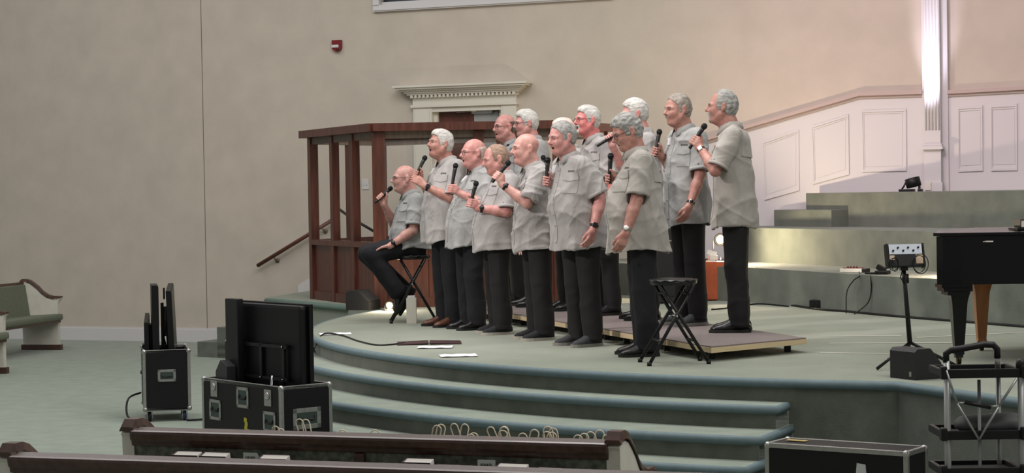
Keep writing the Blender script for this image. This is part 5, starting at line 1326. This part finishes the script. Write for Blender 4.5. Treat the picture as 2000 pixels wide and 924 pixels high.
for i, (a_, b_, c_) in enumerate(((1836, 1890, 555), (1840, 1890, 562), (1848, 1886, 568))):
    x0, x1 = D(a_, c_, 12.9)[0] - 2.95, D(b_, c_, 12.9)[0] - 2.95; st.box(((x0 + x1) / 2, .05, zb2 - .012 - .024 * i), (x1 - x0, .20, .026))
st.build('leg_block', M_BLACKG, pn)
m = MB(); m.box((.18, -.135 + .0, zt2 - .035), (.055, .004, .008)); m.box((.15, -.135, zt2 - .036), (.02, .004, .004)); m.build('maker_lettering', M_CREAM, pn)
MB().box((-.112, -.035, zt2 - .02), (.02, .02, .03), bev=.003).build('corner_cap', M_CHROME, pn)
x_ = D(1990, 447, 13.2)[0] - 2.95; MB().box((x_ + .05, .3, zt2 + .034), (.18, .25, .016), bev=.003).build('music_desk', M_BLACKG, pn)
bk_ = empty('songbook', (x_ + 2.95 + .055, 13.2, Z + zt2 + .043)); tag(bk_, 'thick dark book lying on top of the piano', 'book')
MB().box((0, 0, .027), (.12, .16, .05), bev=.001).build('page_block', M_PAGE, bk_); m = MB(); m.box((0, 0, .003), (.13, .17, .004)); m.box((0, 0, .054), (.13, .17, .004)); m.box((-.063, 0, .028), (.005, .17, .054)); m.build('cover', M_BLACK, bk_)

# ------------------------------------------------------------------ mixer on a tripod stand
yb = 12.75; tp = D(1765, 524, yb); bs = G(1777, 728, Z)
ms = empty('mixer_stand', (float(tp[0]) + .035, yb, Z)); tag(ms, 'black tripod stand carrying a white mixer beside the piano', 'stand')
rooted(ms, 'pole', MB().tube([tp, (tp[0] + .035, yb, Z + .16)], [.013, .017], 10), M_BLACKM); rooted(ms, 'collar', MB().tube([(tp[0] + .010, yb, Z + .62), (tp[0] + .012, yb, Z + .56)], .022, 10), M_BLACK)
hub = np.array([tp[0] + .035, yb, Z + .17])
for e in (G(1713, 724, Z), hub + np.array([.30, -.02, -.15]), hub + np.array([.03, .33, -.15])): rooted(ms, 'leg', MB().tube([hub, (e[0], e[1], Z + .012)], .011, 8), M_BLACKM)
rooted(ms, 'cable', MB().tube([tp + [.006, -.018, -.04], tp + [.015, -.02, -.2], tp + [.01, -.024, -.36], tp + [.025, -.02, -.5]], .005, 6), M_BLACK); rooted(ms, 'yoke', MB().box(tp + [0, 0, .01], (.05, .05, .05), bev=.004), M_BLACKM)
rooted(ms, 'loose_cable', MB().tube([tp + [-.01, -.02, -.0], tp + [-.028, -.03, -.06], tp + [-.0, -.03, -.10]], .004, 6), M_BLACK)
mx = empty('mixer', (float(tp[0]), yb - .005, float(tp[2]) + .03), .05); mx.rotation_euler = (math.radians(76), 0, .12); tag(mx, 'small white mixer with dangling cables on a tripod stand', 'mixer')
mw = 70 / FPX * yb; M_MIXW = mat('mixer_face', srgb(206, 214, 224), .4)
MB().box((0, .045, .03), (mw, .15, .05), bev=.006).build('casing', M_BLACK, mx); MB().box((0, .085, .0565), (mw - .014, .066, .004)).build('face_plate', M_MIXW, mx); MB().box((mw * .38, .018, .0565), (mw * .2, .06, .004)).build('tan_plate', mat('tan_plate', srgb(200, 176, 150), .5), mx); MB().box((-mw * .4, .03, .0565), (mw * .14, .03, .004)).build('tan_plate', bpy.data.materials['tan_plate'], mx)
for i in range(6): MB().lathe([(.007, .0585), (.006, .07)], 8, Matrix.Translation((-mw * .36 + i * mw * .145, .075 + .02 * (i % 2), 0))).build('knob', M_BLACK, mx)
for sx in (-1, 1): MB().box((sx * (mw / 2 + .004), .045, .03), (.012, .16, .06), bev=.004).build('end_cheek', M_BLACK, mx)
m_c = empty('audio_cable', (float(tp[0]), yb - .06, float(tp[2]) + .02)); tag(m_c, 'looped black cables hanging from the mixer on the stand', 'cable')
for i, (dx, ww, hh) in enumerate(((.095, .05, .13), (.085, .04, .11), (-.085, .03, .08), (-.075, .022, .09))):
    pts = [(dx + ww * math.cos(a), -.02 - .006 * i, .03 + hh * (.5 * math.sin(a)) - .02) for a in np.linspace(0, 2 * math.pi, 20, endpoint=False)]; MB().tube(pts, .003, 5, closed=True).build('loop', M_BLACK, m_c)

# ------------------------------------------------------------------ riser platform under the back row
M_PLATC = mat('platform_carpet', srgb(118, 108, 106), .95, noise_amt=.12, noise_scale=60, bump=.3, bump_scale=200); M_PLY = mat('plywood_edge', srgb(204, 184, 148), .7, noise_amt=.12, noise_scale=4, stretch=(1, 1, 40)); M_LEG = mat('platform_leg', srgb(30, 30, 31), .5, metal=.3)
ZP = Z + .11
kC = G(1374, 678, ZP)[:2] + np.array([.06, .06]); kL = G(1192, 646, ZP)[:2] + np.array([.05, 0]); rd = unit(kL - kC); kR = G(1576, 659, ZP)[:2]; sd_ = unit(kR - kC)
wR = float(np.linalg.norm(kR - kC)); Ls = 2.02
for i in range(3):
    a = kC + rd * (Ls * i + .02 * i); b = a + rd * Ls
    sdv = sd_ if i == 0 else np.array([rd[1], -rd[0]]) * -1.0
    if i > 0: sdv = sdv if sdv[0] > 0 else -sdv
    s0 = sd_ if i == 0 else unit(sdv + .0); quad = [a, a + (sd_ * wR if i == 0 else s0 * .95), b + s0 * .95 if i > 0 else b + unit(np.array([abs(rd[1]), -rd[0]])) * .95, b]
    if i == 0: quad = [a, kR, b + np.array([abs(rd[1]), abs(rd[0])]) * .95, b]
    else:
        nn = np.array([abs(rd[1]), abs(rd[0])]); quad = [a, a + nn * .95, b + nn * .95, b]
    c = sum(quad) / 4; o = empty('riser_platform', (c[0], c[1], Z)); tag(o, ('low carpeted riser platform with pale plywood edge, nearest section', 'low carpeted riser platform, middle section under the back row', 'low carpeted riser platform, section nearest the wooden booth')[i], 'platform', 'riser platforms under the back row')
    rel = lambda q, s_=1.: tuple((q - c) * s_)
    MB().prism([rel(q) for q in quad], .062, .098).build('deck', M_PLY, o); MB().prism([rel(q, .992) for q in quad], .098, .1075).build('carpet_top', M_PLATC, o)
    for u_ in (.1, .5, .9):
        for v_ in (.12, .9):
            q = quad[0] * (1 - u_) * (1 - v_) + quad[1] * (1 - u_) * v_ + quad[2] * u_ * v_ + quad[3] * u_ * (1 - v_) - c
            MB().box((q[0], q[1], .031), (.045, .045, .062)).build('leg', M_LEG, o)
    MB().tube([tuple(np.append((quad[0] * .85 + quad[3] * .15) * .92 + quad[1] * .08 - c, .055)), tuple(np.append((quad[3] * .85 + quad[0] * .15) * .92 + quad[2] * .08 - c, .055))], .012, 8).build('brace', M_LEG, o)

# ------------------------------------------------------------------ folding stools
M_VINYL = mat('stool_vinyl', srgb(18, 18, 19), .28)
def stool(c, rz, h, label):
    o = empty('folding_stool', (c[0], c[1], Z), rz); tag(o, label, 'stool')
    m = MB(); m.lathe([(.02, h + .004), (.12, h + .002), (.15, h - .006), (.163, h - .018), (.163, h - .034), (.15, h - .042), (.02, h - .043)], 28); m.build('seat', M_VINYL, o)
    m = MB(); ring = [(.162 * math.cos(a), .162 * math.sin(a), h - .012 + .004 * math.sin(a * 14)) for a in np.linspace(0, 2 * math.pi, 84, endpoint=False)]; m.tube(ring, .006, 6, closed=True); m.build('seat_piping', M_VINYL, o)
    fo = .21; ht_ = .115
    for sx in (-1, 1):
        for sy in (-1, 1):
            y = sy * (.14 if sx > 0 else .115); m = MB(); m.tube([(sx * ht_, y * .85, h - .04), (-sx * fo, y * 1.1, .012)], .0125, 8); l_ = m.build('leg', M_BLACKM, o)
            MB().lathe([(.016, 0), (.0165, .025)], 8, Matrix.Translation((-sx * fo, y * 1.1, 0))).build('rubber_tip', M_BLACK, l_)
    for sx, z_ in ((1, .16), (-1, .16), (1, h - .10), (-1, h - .10)):
        t_ = (h - .04 - z_) / (h - .05); x = sx * ht_ + (-sx * fo - sx * ht_) * t_; y = (.14 if sx > 0 else .115)
        MB().tube([(x, -y, z_), (x, y, z_)], .009, 8).build('rung', M_BLACKM, o)
    m = MB(); m.tube([(-.01, -.15, h * .57), (-.01, .15, h * .57)], .007, 6); m.build('pivot', M_CHROME, o)
    return o
sc1 = G(1320, 709, Z); stool(sc1 + np.array([-.01, -.02, 0]), math.radians(8), .585, 'empty black folding stool standing in front of the riser platform')
sc0 = G(808, 629, Z); stool(sc0, math.radians(4), .63, 'black folding stool the seated man sits on')

# ------------------------------------------------------------------ small things on the stage
def sheet(px, py, w, h, rz, label, m=None, name='paper_sheet'):
    p = G(px, py, Z); o = MB(); n = 6; r_ = random.Random(px)
    vs = []; fs = []
    for i in range(n + 1):
        for j in range(2):
            vs.append(((i / n - .5) * w, (j - .5) * h, .003 + .004 * math.sin(i * 1.1 + r_.random()) ** 2 + .002))
    fs = [(i * 2, i * 2 + 2, i * 2 + 3, i * 2 + 1) for i in range(n)]
    o.add(vs, fs); ob = o.build(name, m or M_BADGE, None, p, rz); md = ob.modifiers.new('thickness', 'SOLIDIFY'); md.thickness = .002; tag(ob, label, 'paper' if name == 'paper_sheet' else 'folder'); return ob
sheet(655, 653, .27, .20, .15, 'white sheet of paper at the left rim of the stage')
sheet(850, 679.5, .27, .19, -.02, 'white sheet of paper beside the dark folder on the stage')
sheet(895, 696, .27, .20, .12, 'white sheet of paper lying nearest the stage front edge')
p = G(838, 671, Z); fo_ = empty('music_folder', p, .05); tag(fo_, 'dark maroon folder lying open on the stage', 'folder')
for sx in (-1, 1): MB().box((sx * .13, 0, .008), (.25, .30, .008), M=Matrix.Rotation(sx * .03, 3, 'Y')).build('cover', mat('folder_maroon', srgb(52, 26, 28), .5) if sx < 0 else bpy.data.materials['folder_maroon'], fo_)
def cable(pts, r, label, m=None, z=None):
    o = MB(); 
    P_ = [Vector(p) for p in pts]; fine = []
    for i in range(len(P_) - 1):
        p0, p1, p2, p3 = P_[max(i - 1, 0)], P_[i], P_[i + 1], P_[min(i + 2, len(P_) - 1)]
        for t in np.linspace(0, 1, 6, endpoint=False):
            fine.append(.5 * ((2 * p1) + (p2 - p0) * t + (2 * p0 - 5 * p1 + 4 * p2 - p3) * t * t + (3 * p1 - p0 - 3 * p2 + p3) * t ** 3))
    fine.append(P_[-1]); c = fine[0].copy()
    o.tube([p - c for p in fine], r, 6); ob = o.build('cable', m or M_BLACK, None, c); tag(ob, label, 'cable'); return ob
g = lambda x, y, zz=Z, r=.008: tuple(G(x, y, zz) + [0, 0, r])
cable([g(790, 672), g(740, 676), g(700, 668), g(668, 657), g(632, 655, r=.012), tuple(G(622, 664, Z) + [-.03, -.03, -.06]), tuple(G(618, 690, .60) + [-.02, 0, .02]), g(605, 692, .60), ], .0065, 'black cable running from the folder over the left stage rim')
cable([tuple(np.array(in1(-.22, -.1, .24))), tuple(np.array(in1(-.33, -.2, .2))), tuple(np.array(in1(-.34, -.28, .06))), tuple(np.array(in1(-.24, -.34, .012)))], .009, 'black power cable looping out of the tall case left side')
cable([tuple(np.array(in1(.16, -.36, .012))), tuple(np.array(in1(.35, -.33, .012))), tuple(np.array(in1(.62, -.25, .014))), tuple(c2_ - vx * (w2 / 2 + .02) + np.array([0, 0, .02]))], .009, 'black cable on the floor between the two open cases')
cable([g(1465, 590), g(1530, 596), g(1600, 606), g(1650, 610), g(1700, 615), g(1776, 622), g(1900, 632), g(2010, 641)], .014, 'thick black cable lying along the foot of the choir step')
cable([g(1390, 606), g(1430, 602), g(1480, 595), g(1540, 600)], .008, 'thin dark cable curving over the stage behind the bearded man')
cable([tuple(G(1672, 533, Z1) + [0, .05, .01]), tuple(G(1668, 540, Z1) + [-.02, -.06, .0]), tuple(G(1655, 575, Z) + [-.05, 2.0 - 2.0, .3]), g(1652, 606), g(1662, 610)], .006, 'left thin cable hanging down the choir step from the pedals') if False else None
def hang(px0, py0, mids, pxe, pye, label):
    a = G(px0, py0, Z1); base = G(pxe, pye, Z); q = [tuple(a + [0, .05, .012]), tuple(D(px0 - 2, py0 + 6, base[1] + .03))]
    for mx_, my_ in mids: q.append(tuple(D(mx_, my_, base[1] + .03)))
    q.append(tuple(base + [0, -.02, .008])); return cable(q, .006, label)
hang(1680, 534, ((1667, 548), (1654, 570)), 1652, 613, 'left thin cable hanging down the choir step from the pedals')
hang(1702, 536, ((1702, 560), (1699, 583), (1690, 597)), 1668, 615, 'right thin cable hanging down the choir step from the adapter')
p = G(1666, 533, Z1); pd = empty('effects_pedal', p + np.array([.02, .12, 0]), -.5); tag(pd, 'white and red pedal unit with knobs on the choir step', 'pedal')
MB().box((0, 0, .02), (.22, .14, .036), bev=.004).build('casing', M_CREAM, pd); MB().box((.0, .02, .041), (.19, .09, .008)).build('red_panel', mat('pedal_red', srgb(96, 36, 40), .4), pd); MB().box((.13, 0, .02), (.05, .12, .036), bev=.006).build('power_block', M_BLACK, pd)
for i in range(4): MB().lathe([(.009, .044), (.008, .06)], 10, Matrix.Translation((-.06 + .03 * i, .03, 0))).build('knob', bpy.data.materials['pedal_red'], pd)
p = G(1722, 537, Z1); ad = empty('power_adapter', p + np.array([.0, .1, 0]), -.5); tag(ad, 'black adapter and folded clip on the choir step by the stand', 'adapter')
MB().box((.03, 0, .02), (.13, .1, .035), bev=.01).build('block', M_BLACK, ad); MB().box((-.09, 0, .012), (.1, .05, .016), bev=.005).build('plug', M_BLACK, ad); MB().box((.01, .02, .055), (.09, .05, .05), M=Matrix.Rotation(.5, 3, 'Y'), bev=.006).build('clip', M_BLACK, ad)
p = G(1596, 604, Z); pb = empty('power_box', p + np.array([0, .05, .0]), -.4); tag(pb, 'small black power box on the stage against the choir step', 'power box')
MB().box((0, 0, .045), (.12, .09, .09), bev=.006).build('case', M_BLACK, pb)
for i in (-1, 1): MB().box((.03 * i, -.046, .05), (.03, .004, .04)).build('socket', M_BLACKM, pb)
p = G(1636, 606, Z); cr = MB(); cr.add([(0, 0, .01), (.04, .01, .03), (.05, -.02, .005), (.01, -.03, .02), (.02, -.005, .045)], [(0, 1, 4), (1, 2, 4), (2, 3, 4), (3, 0, 4), (0, 3, 2, 1)]); o = cr.build('crumpled_paper', M_BADGE, None, p); tag(o, 'tiny crumpled white paper beside the power box', 'paper')
p = G(798, 634, Z); wb_ = empty('plastic_box', p + np.array([0.02, .18, 0])); tag(wb_, 'pale upright plastic box standing behind the stool legs', 'box')
MB().prism([(-.045, -.05), (.045, -.05), (.045, .05), (-.045, .05)], 0, .235).build('box', M_CREAM, wb_); MB().box((0, 0, .245), (.07, .08, .02), bev=.005).build('lid', M_WHITE, wb_)
p = G(935, 628, Z); sm_ = empty('cable_box', p + np.array([.0, .5, 0])); tag(sm_, 'small pale metal box on the stage behind the legs', 'box'); MB().box((0, 0, .05), (.09, .1, .1), bev=.004).build('casing', M_ALU, sm_); MB().box((0, 0, .106), (.05, .05, .012)).build('plug', M_BLACK, sm_)
M_TAPE = mat('floor_tape', srgb(176, 176, 164), .6)
def tape(x0, y0_, x1, y1_, label, w_=.045):
    a, b = G(x0, y0_, Z), G(x1, y1_, Z); o = MB(); segbox(o, a, b, Z + .001, Z + .003, w_); c = (a + b) / 2
    o.v = [(v[0] - c[0], v[1] - c[1], v[2] - Z) for v in o.v]; ob = o.build('floor_tape', M_TAPE, None, c); tag(ob, label, 'tape')
tape(1520, 658, 1760, 656, 'upper pale tape line across the stage left of the stand'); tape(1620, 671, 1860, 670, 'middle pale tape line across the stage behind the speaker'); tape(1790, 660, 2010, 649, 'slanting pale tape line running to the piano', .05); tape(1600, 689, 1750, 692, 'lowest pale tape line on the stage near the monitor')
# ------------------------------------------------------------------ the singers
SK = [skin_mat('skin_rosy', srgb(206, 157, 148), srgb(188, 122, 116)), skin_mat('skin_pale', srgb(212, 168, 157), srgb(194, 134, 125)), skin_mat('skin_tan', srgb(188, 142, 128), srgb(164, 108, 97)), skin_mat('skin_red_lit', srgb(214, 140, 134), srgb(202, 106, 106))]  # last skin tone holds a red stage light in its colour
HW = hair_mat('hair_white', srgb(172, 168, 163), srgb(214, 211, 205)); HG = hair_mat('hair_grey', srgb(118, 116, 113), srgb(178, 177, 172)); HS = hair_mat('hair_sandy', srgb(132, 106, 90), srgb(170, 142, 124)); HD = hair_mat('hair_dark', srgb(70, 58, 50), srgb(112, 94, 82)); HP = hair_mat('hair_pale_blond', srgb(206, 184, 172), srgb(232, 214, 204)); HBD = hair_mat('beard_grey', srgb(140, 135, 130), srgb(186, 180, 174)); HF = hair_mat('hair_stubble', srgb(186, 160, 148), srgb(204, 186, 176)); HB = hair_mat('hair_grey_brown', srgb(112, 102, 94), srgb(170, 162, 152))
LE = ('leather', M_SHOE_BLACK, M_SOLE['black']); BR = ('leather', M_SHOE_BROWN, M_SOLE['black']); SN = ('sneaker', M_SHOE_FABRIC, M_SOLE['white']); SG = ('sneaker', M_SHOE_GREY, M_SOLE['grey'])
N0, K0 = M_TROUSER; S0, S1, S2 = M_SHIRT
g2 = lambda x, y, z=S_STAGE: tuple(G(x, y, z)[:2])
HANG = dict(mode='hang')
def mic(h, t, l, grip, label, **k): return dict(mode='mic', mic=(h, t), l=l, grip=grip, label=label, **k)
MEN = [
 # seated man
 dict(seed=10, at=g2(806, 628), z0=Z, H=1.70, t=14, head=(789, 349), belly=.5, mouth=.5, jowl=.2, skin=SK[1], brow=HG, hair=[], glasses=True, shirt=S1, trouser=N0, shoes=LE, sleeve=.24,
      R=mic((763, 368), (733, 396), -.12, .02, 'microphone held by the seated man', elbow=(.25, -.5, -1)), L=dict(mode='rest', wrist=(764, 479), l=.20, dir=(1, -.15, -.22), palm=(-.1, .1, -1), thumb=(0, -1, .1), curl=.15, elbow=(-.6, .35, -.6)),
      seated=dict(hip=(.0, 0, .735), L=((.41, .13, .65), (.17, .12, .30)), R=((.40, -.14, .64), (.04, -.13, .27)), footL=(66, (-.08, 0, -.04), 4), footR=(58, (-.06, 0, -.05), -4)), watch={'L': 'black'}, badge=(-.06, .80), label='bald man with glasses sitting on a folding stool, singing into a microphone'),
 # front row, from the booth to the right
 dict(seed=11, at=g2(874, 637), z0=Z, t=26, head=(860, 281), hpitch=7, belly=.55, bulk=1.06, mouth=.75, jowl=.8, skin=SK[2], brow=HG, hair=[('full', 'hair', HW, .005, .002, .35)], shirt=S0, trouser=N0, shoes=BR,
      R=mic((830, 308), (813, 342), -.05, .07, 'microphone held in both hands by the white-haired man in brown shoes'), L=dict(mode='rest', wrist=(830, 364), l=.09, dir=(.75, -.25, .62), palm=(.3, -1, .2), thumb=(-.3, 0, 1), curl=.42, elbow=(-.5, .5, -1)), watch={'L': 'square'}, badge=(-.065, .83), label='tall white-haired man with brown shoes at left end of front row'),
 dict(seed=12, at=g2(920, 643), z0=Z, t=22, head=(924, 299), hpitch=0, belly=.6, mouth=.8, jowl=.7, skin=SK[0], brow=HG, hair=[('fringe', 'hair', HF, .002, .001, 0.)], glasses=True, shirt=S1, trouser=N0, shoes=LE,
      L=mic((890, 323), (883, 362), .09, .105, 'microphone held upright by the bald man in glasses in front row', elbow=(-.3, .5, -1)), R=HANG, badge=(-.06, .84), label='bald man with glasses and open mouth, second in the front row'),
 dict(seed=13, at=g2(973, 652), z0=Z, t=12, head=(968, 311), hpitch=-12, belly=.6, mouth=.2, jowl=.5, skin=SK[0], brow=HS, hair=[('receding', 'hair', HS, .002, .001, .0)], shirt=S0, trouser=K0, shoes=SN, hem=.70,
      L=mic((930, 358), (917, 404), .14, .07, 'microphone held low at chest height by the sandy-haired man', elbow=(-.5, .5, -1)), R=dict(mode='rest', wrist=(938, 398), l=-.02, dir=(.8, .5, .1), palm=(.4, .6, .5), thumb=(0, 0, 1), curl=.4, elbow=(-.4, -.5, -1)), watch={'L': 'black'}, label='short sandy-haired man bowing his head, third in the front row'),
 dict(seed=14, at=g2(1052, 663), z0=Z, t=15, head=(1026, 291), hpitch=-2, belly=.35, mouth=.35, jowl=.3, skin=SK[1], brow=HS, hair=[], shirt=S0, trouser=K0, shoes=SN,
      L=mic((993, 318), (964, 353), .10, .04, 'microphone pressed up by the fully bald man in front row', elbow=(-.35, .45, -1)), R=HANG, watch={'L': 'black'}, label='completely bald man with black watch in the middle of front row'),
 dict(seed=15, at=g2(1140, 675), z0=Z, t=30, head=(1097, 269), hpitch=-8, belly=.85, mouth=.6, jowl=.6, skin=SK[0], brow=HG, hair=[('short', 'hair', HG, .005, .002, .1)], shirt=S0, trouser=K0, shoes=SG,
      R=mic((1070, 312), (1067, 370), -.10, .06, 'microphone held by the grey-haired man with a square black watch'), L=dict(mode='hang', wrist=(1159, 448), l=.27), watch={'L': 'square'}, badge=(-.07, .83), label='grey-haired man with white badge and grey sneakers in front row'),
 dict(seed=16, at=g2(1256, 694), z0=Z, t=3, head=(1224, 258), hpitch=-22, hyaw=10, belly=1.0, mouth=.3, jowl=.6, skin=SK[2], brow=HG, hair=[('full', 'hair', HG, .006, .0035, .5)], glasses=True, shirt=S2, trouser=N0, shoes=LE,
      R=mic((1193, 304), (1189, 366), -.12, .065, 'microphone held below the chin of the wavy-haired man looking down'), L=dict(mode='hang', wrist=(1222, 456), l=.29), watch={'L': 'steel'}, label='stout man with wavy grey hair and glasses looking down, front row right'),
 # back row on the platforms, from the booth to the right
 dict(seed=21, at=(-.01, 19.25), z0=ZP, t=27, head=(985, 248), hpitch=-3, belly=.5, mouth=.5, jowl=.9, skin=SK[0], brow=HD, hair=[('fringe', 'hair', HD, .005, .002, 0.)], glasses=True, shirt=S1, trouser=K0, shoes=LE,
      R=mic((993, 285), (998, 330), .06, .06, 'microphone in back row just left of the fully bald head'), L=HANG, label='balding dark-fringed man with glasses at left end of back row'),
 dict(seed=22, at=(.20, 18.55), z0=ZP, t=14, head=(1027, 241), hpitch=-4, belly=.4, mouth=.2, jowl=.5, skin=SK[0], brow=HW, hair=[('full', 'hair', HW, .006, .002, .35)], glasses=True, shirt=S1, trouser=K0, shoes=LE, L=HANG, R=HANG, label='white-haired man with glasses in back row, second from the booth'),
 dict(seed=23, at=(.51, 17.85), z0=ZP, t=20, head=(1099, 259), hpitch=-6, belly=.4, mouth=.3, jowl=.5, skin=SK[1], brow=HP, hair=[('full', 'hair', HP, .005, .002, .3)], shirt=S0, trouser=K0, shoes=LE,
      R=mic((1061, 307), (1061, 350), -.08, .06, 'microphone mostly hidden behind another one left of the badge'), L=HANG, label='pale-haired man in back row almost hidden behind the badge wearer'),
 dict(seed=24, at=g2(1183, 614, ZP), z0=ZP, t=22, head=(1147, 235), hpitch=2, belly=.5, mouth=.7, jowl=.5, skin=SK[3], brow=HW, hair=[('full', 'hair', HW, .005, .002, .28), ('goatee', 'goatee', HW, .003, .001)], moustache=HW, glasses=True, shirt=S0, trouser=K0, shoes=LE, L=HANG, R=HANG, label='man with red light on his face, white goatee and glasses in back row'),
 dict(seed=25, at=g2(1262, 623, ZP), z0=ZP, t=6, head=(1239, 223), hpitch=-5, belly=.4, mouth=.2, jowl=.4, skin=SK[0], brow=HW, hair=[('full', 'hair', HW, .005, .002, .3)], shirt=S0, trouser=K0, shoes=LE,
      R=mic((1206, 260), (1176, 279), -.02, -.035, 'microphone held level behind the wavy-haired man looking down'), L=HANG, label='white-haired man in back row behind the stout man looking down'),
 dict(seed=26, at=g2(1347, 634, ZP), z0=ZP, t=24, head=(1323, 214), hpitch=-4, belly=.35, mouth=0, jowl=.5, skin=SK[2], brow=HB, hair=[('short', 'hair', HB, .005, .002, .1)], moustache=HB, shirt=S1, trouser=K0, shoes=SG,
      R=mic((1288, 257), (1281, 296), -.10, .06, 'microphone held before the chest of the moustached man'), L=dict(mode='hang', wrist=(1347, 402), l=.27), watch={'L': 'leather'}, badge=(-.06, .84), label='grey-haired man with moustache and leather-strap watch in back row'),
 dict(seed=27, at=g2(1440, 647, ZP), z0=ZP, t=-9, head=(1410, 209), hpitch=1, belly=.22, mouth=0, jowl=.2, skin=SK[2], brow=HG, hair=[('receding', 'hair', HG, .006, .002, .2), ('beard', 'beard', HBD, .0035, .0008)], shirt=S2, trouser=K0, shoes=LE,
      L=mic((1376, 246), (1346, 291), .05, .03, 'microphone tilted before the tall bearded man at right end', elbow=(.1, .5, -1)), R=HANG, watch={'L': 'gold'}, label='tall grey-bearded man with back half turned at right end of back row'),
]
for sp in MEN:
    r_ = person(sp); tag(r_, sp['label'], 'person', 'singers in grey shirts')
